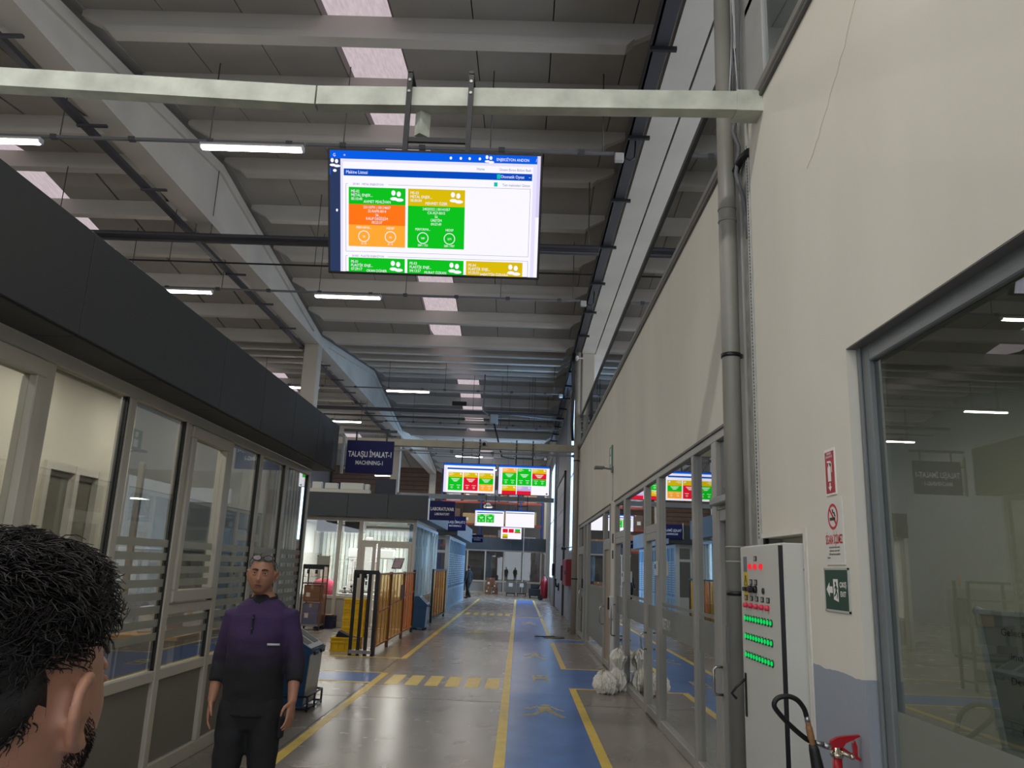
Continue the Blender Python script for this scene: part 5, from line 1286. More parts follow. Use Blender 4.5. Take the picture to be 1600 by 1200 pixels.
# ================================================================ SAFETY FENCES
AMB = film('amber plastic sheet', (255, 164, 66), .30); AMB2 = film('yellow plastic sheet', (246, 200, 84), .28); BRN = mat('brown post', (110, 66, 34), .5)
f1 = thing('safety_fence', 'amber plastic safety fence with four black posts near the yellow crates', 'fence', (-2.65, 17.5, 0))
for x in (-3.02, -2.88, -2.75, -2.62): MB().box(x, x+.055, 14.84, 14.90, 0, 1.49, .004).build('post', BLACK, f1)
MB().box(-3.02, -2.565, 14.83, 14.91, 1.43, 1.50, .004).build('top_bar', BLACK, f1); MB().box(-3.0, -2.6, 14.80, 14.95, .04, .10).build('track', STEEL, f1)
for x in (-2.95, -2.82): MB().cyl((x, 14.87, 1.36), (x, 14.87, 1.43), .03, 10).build('roller', BLACK, f1)
for k, (y0, y1, m) in enumerate(((14.95, 16.55, AMB2), (16.62, 18.5, AMB2), (18.57, 20.25, AMB))):
    MB().box(-2.612, -2.606, y0, y1, .14, 1.45).build('sheet', m, f1)
    for z in (.12, 1.42): MB().box(-2.62, -2.59, y0, y1, z, z+.03).build('rail', mat('amber rail', (196, 130, 60), .5), f1)
    for q in range(3):
        y = y0+(q+1)*(y1-y0)/4; MB().box(-2.615, -2.601, y-.012, y+.012, .15, 1.42).build('rib', mat('amber rib', (176, 120, 40), .5), f1)
    MB().bar((-2.60, y0, .72+.1*k), (-2.60, y1, .78+.1*k), .012, .03).build('brace', mat('amber rail', (196, 130, 60)), f1)
for y in (15.05, 16.55, 18.5): MB().box(-2.64, -2.58, y, y+.07, 0, 1.47, .004).build('post', BRN, f1)
MB().box(-2.64, -2.58, 20.25, 20.32, 0, 1.5, .004).build('post', BLACK, f1)
MB().box(-2.60, -2.594, 18.0, 18.45, .85, 1.18).build('panel', mat('brown plate', (120, 76, 44), .6), f1)
f2 = thing('safety_fence', 'second amber fence in a black frame beyond the blue bin', 'fence', (-2.45, 25.2, 0))
p0 = Vector((-2.50, 23.7, 0)); p1 = Vector((-2.42, 26.8, 0))
for t_ in (0, 1):
    p = p0.lerp(p1, t_); MB().box(p.x-.03, p.x+.03, p.y-.04, p.y+.04, 0, 1.52, .004).build('post', BLACK, f2)
MB().bar(p0+Vector((0, 0, 1.49)), p1+Vector((0, 0, 1.49)), .05, .05).build('top_bar', BLACK, f2); MB().bar(p0+Vector((0, 0, .12)), p1+Vector((0, 0, .12)), .05, .05).build('bottom_bar', BLACK, f2)
for k in range(5):
    a = p0.lerp(p1, .02+k*.194); c = p0.lerp(p1, .02+k*.194+.18)
    MB().bar(a+Vector((0, 0, .8)), c+Vector((0, 0, .8)), .006, 1.3).build('sheet', (AMB2, AMB, AMB2, AMB, AMB2)[k], f2)
    MB().box(c.x-.012, c.x+.012, c.y, c.y+.03, .14, 1.48).build('rib', BRN, f2)

# ================================================================ CRATES, CAGE, BAGS
def crate_mesh(w, d, h, m):
    mb = MB(); t_ = .012
    mb.box(-w/2, w/2, -d/2, d/2, 0, t_)
    mb.box(-w/2, w/2, -d/2, -d/2+t_, 0, h).box(-w/2, w/2, d/2-t_, d/2, 0, h).box(-w/2, -w/2+t_, -d/2, d/2, 0, h).box(w/2-t_, w/2, -d/2, d/2, 0, h)
    for z in (0, h*.62, h-.025):
        mb.box(-w/2-.022, w/2+.022, -d/2-.024, -d/2+.002, z, z+.022).box(-w/2-.012, w/2+.012, d/2-.002, d/2+.012, z, z+.022)
        mb.box(-w/2-.012, -w/2+.002, -d/2, d/2, z, z+.022).box(w/2-.002, w/2+.012, -d/2, d/2, z, z+.022)
    for k in range(5):
        x = -w/2+.006+k*(w-.012)/4; mb.box(x-.008, x+.008, -d/2-.02, -d/2+.001, 0, h-.01).box(x-.008, x+.008, d/2-.001, d/2+.02, 0, h)
    for k in range(4):
        y = -d/2+.006+k*(d-.012)/3; mb.box(w/2-.001, w/2+.011, y-.008, y+.008, 0, h).box(-w/2-.011, -w/2+.001, y-.008, y+.008, 0, h)
    return mb.mesh('crate', m)
YC = mat('yellow plastic', (228, 188, 20), .4, var=.06); BC = mat('navy plastic', (38, 46, 78), .45)
cy_ = crate_mesh(.46, .36, .205, YC)
for k, l in enumerate(('bottom', 'second', 'third', 'topmost')):
    o = bpy.data.objects.new('crate', cy_); COL.objects.link(o); o.location = (-3.66, 18.5, .206*k); tag(o, l+' yellow crate of the tall stack behind the black posts', 'crate', 'yellow crates')
o = bpy.data.objects.new('crate', crate_mesh(.50, .36, .25, YC)); COL.objects.link(o); o.location = (-3.22, 15.62, 0); tag(o, 'single yellow crate on the floor in front of the stack', 'crate', 'yellow crates')
mb = MB(); mb.prism([(-3.40, 15.5, .14), (-3.05, 15.5, .14), (-3.02, 15.5, .24), (-3.15, 15.5, .27), (-3.36, 15.5, .36), (-3.40, 15.5, .28)], (0, .24, 0), 1)
tag(mb.build('tool_bag', mat('black cloth', (30, 30, 32), .8, bump=.4)), 'black bag lying in the single yellow crate', 'bag')
o = bpy.data.objects.new('crate', crate_mesh(.44, .40, .30, BC)); COL.objects.link(o); o.location = (-4.80, 20.52, 0); tag(o, 'dark blue crate standing by the laboratory wall', 'crate')
tag(MB().box(-4.98, -4.62, 20.37, 20.67, .302, .33, .006).build('cardboard_sheet', mat('cardboard', (150, 122, 92), .8)), 'cardboard sheet on the dark blue crate', 'cardboard')
cg = thing('roll_cage', 'tall wire roll cage holding boxes beside the laboratory front', 'cage', (-5.0, 19.9, 0))
x0, x1, y0, y1 = -5.22, -4.74, 19.6, 20.1
for x in (x0, x1):
    for y in (y0, y1): MB().box(x-.015, x+.015, y-.015, y+.015, .1, 1.53).build('corner_post', BRN if x > -5 else BLACK, cg)
MB().box(x0-.015, x1+.015, y0-.02, y0+.02, 1.43, 1.54).build('top_bar', BLACK, cg); MB().box(x0-.015, x1+.015, y1-.02, y1+.02, 1.48, 1.54).build('top_bar', BLACK, cg)
MB().box(x0, x1, y0, y1, .10, .14).build('floor_plate', STEEL, cg); MB().box(x0, x1, y0, y1, 1.08, 1.11).build('shelf', BLACK, cg)
mb = MB()
for k in range(14):
    x = x0+(k+.5)*(x1-x0)/14; mb.cyl((x, y0, .14), (x, y0, 1.43), .003, 5); mb.cyl((x, y1, .14), (x, y1, 1.48), .003, 5)
for k in range(12):
    y = y0+(k+.5)*(y1-y0)/12; mb.cyl((x1, y, .14), (x1, y, 1.5), .003, 5)
for z in (.4, .72, 1.0, 1.25):
    mb.cyl((x0, y0, z), (x1, y0, z), .005, 5); mb.cyl((x1, y0, z), (x1, y1, z), .005, 5)
mb.build('wire_side', mat('copper wire', (170, 122, 84), .5), cg)
for x in (x0, x1):
    for y in (y0, y1): MB().cyl((x-.015, y, .05), (x+.015, y, .05), .05, 12).build('caster', BLACK, cg)
for x in (-5.1, -4.9): MB().box(x-.03, x+.03, y0-.03, y0-.018, 1.32, 1.42, .01).build('hook', BLACK, cg)
CARD = mat('brown cardboard', (128, 92, 70), .8, var=.08, vs=5)
def carton(label, x0, x1, y0, y1, z0, z1, m=None, group=None, cat='box'):
    m = m or CARD; t = thing('carton', label, cat, ((x0+x1)/2, (y0+y1)/2, z0), group)
    MB().box(x0, x1, y0, y1, z0, z1, .005).build('box_body', m, t)
    xm = (x0+x1)/2; MB().box(xm-.03, xm+.03, y0-.001, y1+.001, z1-.09, z1+.001).build('tape', mat('packing tape', (186, 164, 128), .4), t)
    MB().box(x0+(x1-x0)*.15, x0+(x1-x0)*.4, y0-.002, y0, z0+(z1-z0)*.3, z0+(z1-z0)*.55).build('paper_label', SWH, t)
    return t
carton('brown box in the middle of the wire roll cage', -5.18, -4.80, 19.65, 20.05, .66, 1.05); carton('grey blue box low in the wire roll cage', -5.18, -4.80, 19.65, 20.05, .14, .62, mat('grey blue box', (98, 110, 140), .6))

def bag(label, c, prof, seed, a, folds):
    mb = MB(); n = 110
    for i, (r, z, ox) in enumerate(prof):
        for j in range(n):
            th = 2*PI*j/n; t_ = i/len(prof)
            q = Vector((math.cos(th)*2.2, math.sin(th)*2.2, z*5))+Vector((seed, seed*.3, 0))
            w = th*1.0+.5*mnoise.noise(q*.8)
            f = folds*(1-2*abs(math.sin(w*5.5+seed+z*3)))*(.5+.5*math.sin(t_*PI))+folds*.6*(1-2*abs(math.sin(w*9+2*seed-z*7)))
            f += a*(mnoise.noise(q*1.3)+.55*(1-2*abs(mnoise.noise(q*2.9)))+.30*(1-2*abs(mnoise.noise(q*6.5))))
            rr_ = r*(1+f)
            zz = z+.05*mnoise.noise(q*1.5)*(i > 0)+.015*(1-2*abs(mnoise.noise(q*4)))*(i > 0)
            mb.v.append((c[0]+ox+rr_*math.cos(th), c[1]+rr_*math.sin(th), max(.0, c[2]+zz)))
    k = len(prof)
    for i in range(k-1):
        for j in range(n): mb.f.append((i*n+j, i*n+(j+1) % n, (i+1)*n+(j+1) % n, (i+1)*n+j)); mb.sm.append(False); mb.mi.append(0)
    mb.f.append(tuple(range(n))); mb.sm.append(False); mb.mi.append(0); mb.f.append(tuple(range((k-1)*n, k*n))); mb.sm.append(False); mb.mi.append(0)
    return tag(mb.build('plastic_bag', mat('white plastic bag', (236, 232, 222), .28, var=.04, vs=10)), label, 'bag', 'white plastic bags by the glazing')
def prof_interp(P, n):
    out = []
    for i in range(n):
        t_ = i/(n-1)*(len(P)-1); k = min(int(t_), len(P)-2); u = t_-k; u = u*u*(3-2*u)
        out.append(tuple(P[k][q]*(1-u)+P[k+1][q]*u for q in range(3)))
    return out
bag('white plastic bag slumped on the floor in front of the upright one', (1.27, 11.62, 0), prof_interp([(.02, 0, 0), (.11, .0, 0), (.155, .07, 0), (.14, .16, .0), (.09, .24, -.02), (.03, .27, -.03)], 40), 3.1, .30, .07)
bag('upright knotted white plastic bag leaning on the glass', (1.475, 11.90, 0), prof_interp([(.02, 0, 0), (.10, .0, 0), (.115, .10, 0), (.085, .22, .0), (.05, .30, .0), (.085, .37, -.0), (.11, .44, 0), (.075, .51, 0), (.015, .54, 0)], 60), 7.7, .22, .12)
t = thing('floor_plate', 'flat dark plate with a rod lying on the blue lane edge', 'plate', (.8, 20.3, 0))
MB().lathe([(0, .03), (.24, .03), (.27, .012), (.27, .003)], (.92, 20.3, 0), 20).build('disc', mat('dull plate', (96, 96, 98), .5), t); MB().bar((.45, 20.1, .035), (.95, 20.32, .035), .03, .02).build('rod', BLACK, t)
t = thing('door_stop', 'yellow black floor reader post by the beige pipe', 'post', (1.42, 22.6, 0))
MB().box(1.38, 1.46, 22.5, 22.6, 0, .12, .01).build('body', mat('grey box', (128, 130, 130)), t)

# ================================================================ FAR END OF THE HALL
carton('large brown carton in front of the far glass front', -1.98, -1.45, 50.3, 50.8, .42, .98, group='cartons at the far end'); carton('small carton left in the pile at the far end', -2.02, -1.66, 50.1, 50.5, 0, .42, group='cartons at the far end')
carton('small carton right in the pile at the far end', -1.60, -1.25, 50.1, 50.5, 0, .36, group='cartons at the far end'); carton('carton on top of the right one at the far end', -1.52, -1.26, 50.0, 50.3, .361, .70, group='cartons at the far end')
for i, x in enumerate((-.70, -.05)):
    t = thing('mesh_trolley', ('left black barred trolley at the far end', 'right black barred trolley at the far end')[i], 'trolley', (x+.27, 48.2, 0), 'barred trolleys')
    w = .54; MB().box(x, x+w, 47.9, 48.6, .14, .19).build('deck', BLACK, t); MB().box(x-.01, x+w+.01, 47.88, 47.92, .80, .84).build('top_rail', BLACK, t)
    for k in range(8): MB().box(x+k*w/7-.01, x+k*w/7+.01, 47.89, 47.91, .17, .82).build('bar', BLACK, t)
    for xx in (x+.03, x+w-.03):
        for y in (47.95, 48.55): MB().cyl((xx-.02, y, .07), (xx+.02, y, .07), .07, 10).build('wheel', BLACK, t)
    MB().box(x+.15, x+.38, 47.87, 47.885, .55, .76).build('paper_sheet', SWH, t)
t = thing('pallet_truck', 'dark stacker truck parked at the far right', 'vehicle', (1.0, 46.6, 0))
MB().box(.62, 1.28, 46.3, 47.2, .12, .52, .03).build('chassis', mat('dark vehicle', (40, 44, 48), .5), t); MB().box(.74, 1.2, 46.6, 47.2, .52, .78, .03).build('battery_cover', mat('dark vehicle', (40, 44, 48)), t)
for x in (.70, 1.2):
    for y in (46.4, 47.0): MB().cyl((x-.04, y, .11), (x+.04, y, .11), .11, 12).build('wheel', BLACK, t)
MB().loft([(1.15, 46.5, .55), (1.32, 46.3, .85), (1.42, 46.2, 1.05)], .025, 8).build('tiller', BLACK, t); MB().bar((1.32, 46.2, 1.05), (1.5, 46.2, 1.08), .04, .04).build('tiller_grip', BLACK, t)
rk = thing('pallet_rack', 'tall blue pallet rack rising behind the far office', 'rack', (-1.2, 55.5, 0))
RBL = mat('rack blue', (34, 58, 124), .5); ROR = mat('rack beam red', (150, 60, 52), .5)
for x in (-5.5, -2.75, 0.0, 1.5):
    for y in (55, 56.1): MB().box(x-.06, x+.06, y-.06, y+.06, 0, 8.2).build('upright', RBL, rk)
for z in (2.9, 4.4, 5.9): 
    for a, c in ((-5.44, -2.81), (-2.69, -.06), (.06, 1.44)):
        MB().box(a, c, 54.94, 55.02, z, z+.13).build('beam', ROR, rk); MB().box(a, c, 55.02, 56.1, z+.10, z+.13).build('deck', STEEL, rk)
cl = ((-5.2, 1.0, 1.1), (-4.0, 1.0, .9), (-2.5, .9, .95), (-1.5, .55, 1.1), (-.85, .6, .8), (.2, .9, .9))
hues = [mat('carton tan', (150, 118, 92), .8, var=.1, vs=3), mat('carton dark', (96, 78, 70), .8, var=.1, vs=3), mat('wrapped load', (150, 150, 158), .4, var=.15, vs=2), mat('carton yellow', (176, 150, 104), .8)]
wd = ('first', 'second', 'third', 'fourth', 'fifth', 'sixth'); lv = ('bottom', 'middle', 'upper')
for li_, z in enumerate((3.031, 4.531, 6.031)):
    for k, (x, w, h_) in enumerate(cl):
        carton('%s load from the left on the %s rack level' % (wd[k], lv[li_]), x, x+w, 55.05, 55.95, z, z+h_*(1-.12*((k+li_) % 3)), hues[(k*2+li_) % 4], 'loads on the pallet rack')
t = thing('warehouse_lamp', 'round pale lamp glowing above the far office', 'light', (-2.2, 53.2, 5.6))
MB().lathe([(.3, 0), (.32, .05), (.1, .3), (0, .32)], (-2.2, 53.2, 5.5), 20).build('shade', WHT, t); MB().lathe([(0, -.01), (.28, -.005)], (-2.2, 53.2, 5.5), 20).build('diffuser', emit('lamp glow', (255, 240, 205), 2.0), t)
MB().cyl((-2.2, 53.2, 5.8), (-2.2, 53.2, 8.5), .01, 6).build('cord', BLACK, t)

# ================================================================ LEFT HALL, SEEN THROUGH AND PAST THE GLASS
def machine(label, x, y, w, d_, h_, col):
    t = thing('machine_tool', label, 'machine', (x, y, 0), 'machine tools in the left room')
    MB().box(x-w/2, x+w/2, y-d_/2, y+d_/2, .06, h_, .03).build('cabinet', col, t); MB().box(x-w/2+.05, x+w/2-.05, y-d_/2+.05, y+d_/2-.05, 0, .06).build('plinth', BLACK, t)
    MB().box(x+w/2, x+w/2+.012, y-d_*.3, y+d_*.15, h_*.45, h_*.85, .004).build('door_window', mat('dark screen', (36, 42, 46), .2), t)
    MB().box(x+w/2, x+w/2+.05, y+d_*.22, y+d_*.42, h_*.5, h_*.8, .01).build('control_panel', mat('machine grey', (120, 124, 128)), t)
    MB().cyl((x+w*.3, y+d_*.4, h_), (x+w*.3, y+d_*.4, h_+.25), .03, 8).build('signal_lamp', mat('signal amber', (210, 130, 30), .4), t)
machine('cream machine tool nearest in the room behind the left glass', -7.4, 12.0, 1.6, 1.9, 1.9, mat('machine cream', (196, 192, 176), .5))
machine('white machine tool in the middle of the room behind the left glass', -7.6, 15.4, 1.5, 1.7, 1.75, MW)
machine('grey machine tool at the far end of the room behind the left glass', -7.6, 19.0, 1.4, 1.2, 1.6, mat('machine grey', (120, 124, 128)))
for i, (y, l) in enumerate(((5.4, 'nearer'), (8.9, 'farther'))):
    t = thing('workbench', l+' timber-topped bench behind the left glass', 'bench', (-3.6, y, 0), 'benches in the left room')
    MB().box(-4.05, -3.3, y-.9, y+.9, .82, .87, .006).build('top', mat('bench wood', (176, 136, 92), .6, var=.1, vs=6), t)
    for x in (-4.0, -3.4):
        for yy in (y-.85, y+.78): MB().box(x, x+.06, yy, yy+.06, 0, .82).build('leg', ALU, t)
    MB().box(-4.0, -3.35, y-.85, y+.85, .3, .33).build('lower_shelf', ALU, t)
for i, (x, y, w, h_, l) in enumerate(((-3.7, 4.9, .3, .22, 'white parts box on the nearer bench'), (-3.65, 5.9, .35, .3, 'taller white parts box on the nearer bench'), (-3.7, 8.5, .3, .25, 'white parts box on the farther bench'), (-3.65, 9.3, .4, .18, 'low wide parts box on the farther bench'))):
    carton(l, x-w/2, x+w/2, y-.2, y+.2, .871, .871+h_, MW if i != 1 else mat('carton tan', (150, 118, 92)), 'parts boxes in the left room')
for x, y, l in ((-3.45, 2.8, 'nearest'), (-3.45, 4.6, 'second'), (-3.45, 6.4, 'third'), (-3.45, 7.9, 'farthest')): downlight(x, y, 3.24, 'ceiling downlight of the left glass room, '+l, 'left room downlights', 16)
sh = thing('parts_rack', 'dark open shelving with parts between the two glass rooms', 'rack', (-5.2, 13.5, 0))
for z in (.12, .55, .98, 1.40): MB().box(-6.5, -3.95, 13.3, 13.75, z, z+.03).build('shelf_board', mat('rack brown', (92, 74, 62), .6), sh)
for x in (-6.5, -5.65, -4.8, -3.99):
    for y in (13.3, 13.71): MB().box(x, x+.04, y, y+.04, 0, 1.72).build('upright', BLACK, sh)
MB().box(-6.5, -3.95, 13.3, 13.34, 1.68, 1.72).build('top_rail', BLACK, sh)
rr = random.Random(11); nn_ = ('first', 'second', 'third', 'fourth', 'fifth', 'sixth')
for li_, z in enumerate((.151, .581, 1.011)):
    for k in range(6):
        x = -6.42+k*.41; w = rr.uniform(.22, .34)
        tag(MB().box(x, x+w, 13.36, 13.66, z, z+rr.uniform(.12, .3), .01).build('parts_bin', hues[(k+li_) % 4]), '%s parts bin from the left on the %s shelf of the dark rack' % (nn_[k], ('low', 'middle', 'high')[li_]), 'bin', 'parts bins on the dark rack')

# ================================================================ PEOPLE
# local frame: facing +Y, up Z, the person's right hand at +X
def head_geo(s=1.0, n=72, m=56):
    """head with brow, eye sockets, nose, lips, chin; origin at the middle of the head"""
    vs = []; fs = []
    g = lambda d, w: math.exp(-(d/w)**2)
    for i in range(m+1):
        ph = PI*i/m; sz = math.cos(ph); r = math.sin(ph)
        for j in range(n):
            th = 2*PI*j/n; sx = r*math.cos(th); sy = r*math.sin(th)
            z = sz*(.120 if sz > 0 else .118)
            ax = .0765; ay = .098 if sy < 0 else .094
            t_ = max(0, -sz)
            ax *= 1-.30*t_**1.6
            x = sx*ax
            sq = max(r, 1e-4)
            if sz < 0: r2 = min(1, (1-abs(sz)**2.6))**.5; x = x/sq*r2; y = sy/sq*r2*ay
            else: y = sy*ay
            if sz < 0:
                if sy < 0: y *= 1-.30*t_**1.2
                else: y *= 1-.10*t_
                y += .012*t_
            if y > 0:
                f = max(0, sy)**.7
                y += f*(.006*g(abs(x)-.026, .018)*g(z-.030, .010)                       # brow
                        -.011*g(abs(x)-.031, .015)*g(z-.010, .013)                     # sockets
                        +.026*g(x, .0095+.004*g(z+.032, .012))*g(z+.030, .016)+.013*g(x, .009)*g(z+.004, .018)   # nose
                        -.005*g(abs(x)-.017, .006)*g(z+.030, .012)
                        +.005*g(abs(x)-.046, .018)*g(z+.018, .016)                     # cheekbone
                        +.0065*g(x, .021)*g(z+.058, .0055)+.0065*g(x, .019)*g(z+.072, .006)-.004*g(x, .022)*g(z+.065, .0028)-.003*g(x, .02)*g(z+.083, .006)
                        +.009*g(x, .019)*g(z+.101, .014))
            vs.append((x*s, y*s, z*s))
    for i in range(m):
        for j in range(n): fs.append((i*n+j, i*n+(j+1) % n, (i+1)*n+(j+1) % n, (i+1)*n+j))
    return vs, fs
def ear_geo(mb, s, side):
    X = lambda x, y, z: (side*(x if x < .078 else .078+(x-.078)*1.45)*s, (y*.88)*s, (z*.86-.006)*s)
    rim = [X(.0755, .012, -.028), X(.080, -.004, -.030), X(.086, -.020, -.010), X(.090, -.027, .012), X(.090, -.021, .030), X(.086, -.004, .036), X(.081, .010, .027), X(.079, .012, .010)]
    P = smooth_path([Vector(p) for p in rim], 5)
    mb.loft(P, .0052*s, 10, dome=1)
    mb.loft([X(.074, .006, -.02), X(.079, -.006, .0), X(.078, -.004, .022)], [(.012*s, .005*s), (.018*s, .005*s), (.014*s, .005*s)], 12, ref=(0, 1, 0), dome=1)
    mb.loft([X(.0775, .006, -.024), X(.079, .006, -.034)], [(.008*s, .005*s), (.009*s, .0045*s)], 10, ref=(0, 1, 0), dome=1)
    mb.loft([X(.0785, .011, -.006), X(.0805, .009, .004)], [.005*s, .004*s], 8, dome=1)
def hand_geo(mb, wr_, d, t_, nrm_, s, curl=.35):
    """palm and five fingers; d along the hand, t towards the thumb, nrm out of the palm"""
    d = Vector(d).normalized(); t_ = Vector(t_); t_ = (t_-d*t_.dot(d)).normalized(); nrm_ = d.cross(t_).normalized() if nrm_ is None else Vector(nrm_)
    wr_ = Vector(wr_)
    mb.loft([wr_-d*.01*s, wr_+d*.03*s, wr_+d*.065*s, wr_+d*.092*s], [(.026*s, .019*s), (.036*s, .017*s), (.042*s, .0155*s), (.040*s, .012*s)], 14, ref=t_, dome=1)
    for k, (off, ln) in enumerate(((.031, .070), (.0105, .079), (-.0105, .073), (-.031, .057))):
        p = wr_+d*.088*s+t_*off*s; a = curl*.5; pts = [p-d*.02*s, p]; seg = (.46, .30, .24)
        fan = t_*(off*1.3)
        for q in range(3):
            dd = (d*math.cos(a)+nrm_*math.sin(a)+fan*.6).normalized(); p = p+dd*ln*seg[q]*s; pts.append(p); a += curl
        mb.loft(pts, [.0088*s, .0086*s, .0078*s, .0070*s, .0060*s], 10, dome=1)
    p = wr_+d*.022*s+t_*.030*s
    pts = [p-t_*.012*s, p, p+(d*.6+t_*.75+nrm_*.25).normalized()*.034*s, p+(d*.6+t_*.75+nrm_*.25).normalized()*.034*s+(d*.9+t_*.25+nrm_*.25).normalized()*.028*s, p+(d*.6+t_*.75+nrm_*.25).normalized()*.034*s+(d*.95+nrm_*.3).normalized()*.050*s]
    mb.loft(pts, [.013*s, .0125*s, .0105*s, .009*s, .007*s], 10, dome=1)
def remeshed(name, mb, vox, m, parent, smooth=3):
    me = mb.mesh('tmp', m, fix=True); o = bpy.data.objects.new(name, me); COL.objects.link(o)
    r = o.modifiers.new('r', 'REMESH'); r.mode = 'VOXEL'; r.voxel_size = vox; r.use_smooth_shade = True
    sm = o.modifiers.new('s', 'SMOOTH'); sm.factor = .5; sm.iterations = smooth
    dg = bpy.context.evaluated_depsgraph_get()
    me2 = bpy.data.meshes.new_from_object(o.evaluated_get(dg), depsgraph=dg)
    o.modifiers.clear(); o.data = me2; o.parent = parent
    if not me2.materials: me2.materials.append(m)
    bpy.data.meshes.remove(me)
    return o
def xf(vs, M_): return [tuple(M_ @ Vector(v)) for v in vs]
def two_tone(name, c0, c1, z0, z1, rough=.85):
    """cloth whose colour changes between two heights of the garment"""
    m = mat(name, c0, rough, bump=.25, bs=60); nt = m.node_tree; b = nt.nodes['Principled BSDF']
    tc = nt.nodes.new('ShaderNodeTexCoord'); sp = nt.nodes.new('ShaderNodeSeparateXYZ'); mr = nt.nodes.new('ShaderNodeMapRange')
    mr.inputs['From Min'].default_value = z0; mr.inputs['From Max'].default_value = z1
    mx = nt.nodes.new('ShaderNodeMix'); mx.data_type = 'RGBA'; mx.inputs['A'].default_value = (*lin(c0), 1); mx.inputs['B'].default_value = (*lin(c1), 1)
    nt.links.new(tc.outputs['Object'], sp.inputs[0]); nt.links.new(sp.outputs['Z'], mr.inputs['Value']); nt.links.new(mr.outputs[0], mx.inputs['Factor'])
    nt.links.new(mx.outputs['Result'], b.inputs['Base Color']); return m
def skin_mat(name, c, warm):
    m = mat(name, c, .5, var=.06, vs=30); b = m.node_tree.nodes['Principled BSDF']
    b.inputs['Subsurface Weight'].default_value = .12; b.inputs['Subsurface Radius'].default_value = (.012, .005, .003); b.inputs['Subsurface Scale'].default_value = 1.0
    return m
TORSO = [(.83, .120, .080, 0), (.90, .168, .115, -.01), (1.0, .158, .112, 0), (1.10, .155, .112, .01), (1.25, .168, .118, .01), (1.35, .172, .106, 0), (1.42, .135, .085, -.01), (1.465, .078, .066, -.012)]
def lerp_pt(a, b, t_): return Vector(a)+(Vector(b)-Vector(a))*t_
def person(label, loc, facing, hs, J, skin, shirt, trous, shoe, hair_fn=None, headrot=(0, 0, 0), vox=.0062, sleeve=.55, extra=None, headscale=1.0):
    """J: joint positions in metres for a height of 1.72 m, scaled by hs"""
    root = thing('person', label, 'person', loc); root.rotation_euler = (0, 0, facing)
    S = lambda p: Vector(p)*hs
    hc = S(J['head']); HM = Matrix.Translation(hc) @ (Matrix.Rotation(headrot[2], 4, 'Z') @ Matrix.Rotation(headrot[0], 4, 'X') @ Matrix.Rotation(headrot[1], 4, 'Y'))
    hsz = hs*headscale
    b = MB(); hv, hf = head_geo(hsz); b.add(xf(hv, HM), hf, True)
    eb = MB()
    for sd in (1, -1): ear_geo(eb, hsz, sd)
    o_ = len(b.v); b.v += xf(eb.v, HM); b.f += [tuple(i+o_ for i in f) for f in eb.f]; b.sm += [True]*len(eb.f); b.mi += [0]*len(eb.f)
    nb = S((0, -.015, 1.44)); b.loft([nb-Vector((0, 0, .04*hs)), lerp_pt(nb, hc, .45)+Vector((0, -.012*hs, 0)), HM @ Vector((0, -.012*hsz, -.055*hsz))], [(.064*hs, .062*hs), (.057*hs, .058*hs), (.056*hs, .062*hs)], 18, ref=(1, 0, 0), dome=1)
    b.loft([S((0, yo, z)) for z, a, bb, yo in TORSO], [(a*hs, bb*hs) for z, a, bb, yo in TORSO], 24, ref=(1, 0, 0), dome=1)
    for sd, q in ((1, 'R'), (-1, 'L')):
        sh, el, wr_ = S(J['sh'+q]), S(J['el'+q]), S(J['wr'+q])
        b.loft([lerp_pt(sh, (0, 0, sh.z-.02), .25), sh, lerp_pt(sh, el, .5), el, lerp_pt(el, wr_, .3), wr_], [.055*hs, .056*hs, .046*hs, .039*hs, .040*hs, .026*hs], 16, dome=1)
        hd = (wr_-el).normalized()*.55+Vector((0, .12, -.6)); hand_geo(b, wr_, hd, Vector((-sd*.25, .95, 0)), Vector((-sd, .15, 0)).normalized(), hs, .30)
        hp, kn, an = S(J['hip'+q]), S(J['kn'+q]), S(J['an'+q])
        b.loft([hp+Vector((0, 0, .03)), hp, lerp_pt(hp, kn, .5), kn, lerp_pt(kn, an, .35), an], [.08*hs, .088*hs, .072*hs, .054*hs, .053*hs, .036*hs], 16, dome=1)
    body = remeshed('body', b, vox, skin, root, 1 if vox < .004 else 2)
    # eyes, brows, lips
    for sd in (1, -1):
        e = MB(); e.sphere(HM @ Vector((sd*.0315*hsz, .0775*hsz, .009*hsz)), .0118*hsz, 14, 10)
        eo = e.build('eye', mat('eye white', (170, 160, 152), .3), root, local=True)
        e = MB(); e.sphere(HM @ Vector((sd*.0315*hsz, .0868*hsz, .0085*hsz)), (.0052*hsz, .0035*hsz, .0052*hsz), 12, 8); e.build('iris', mat('iris dark', (34, 24, 18), .15), eo, local=True)
        for dz in (.0062, -.0052):
            e = MB(); e.loft([HM @ Vector((sd*x*hsz, y*hsz, (z+dz)*hsz)) for x, y, z in ((.018, .0835, .007), (.026, .0885, .0105 if dz > 0 else .0065), (.034, .0885, .011 if dz > 0 else .006), (.045, .0785, .008))], .0038*hsz, 8, dome=1); e.build('eyelid', skin, root, local=True)
        e = MB(); e.loft([HM @ Vector((sd*x*hsz, y*hsz, z*hsz)) for x, y, z in ((.012, .0955, .0265), (.024, .0965, .0315), (.036, .091, .032), (.047, .079, .027))], [(.003*hsz, .0045*hsz), (.003*hsz, .005*hsz), (.003*hsz, .0042*hsz), (.002*hsz, .002*hsz)], 8, ref=(0, 1, 0), dome=1)
        e.build('eyebrow', mat('brow hair', (44, 36, 32), .8), root, local=True)
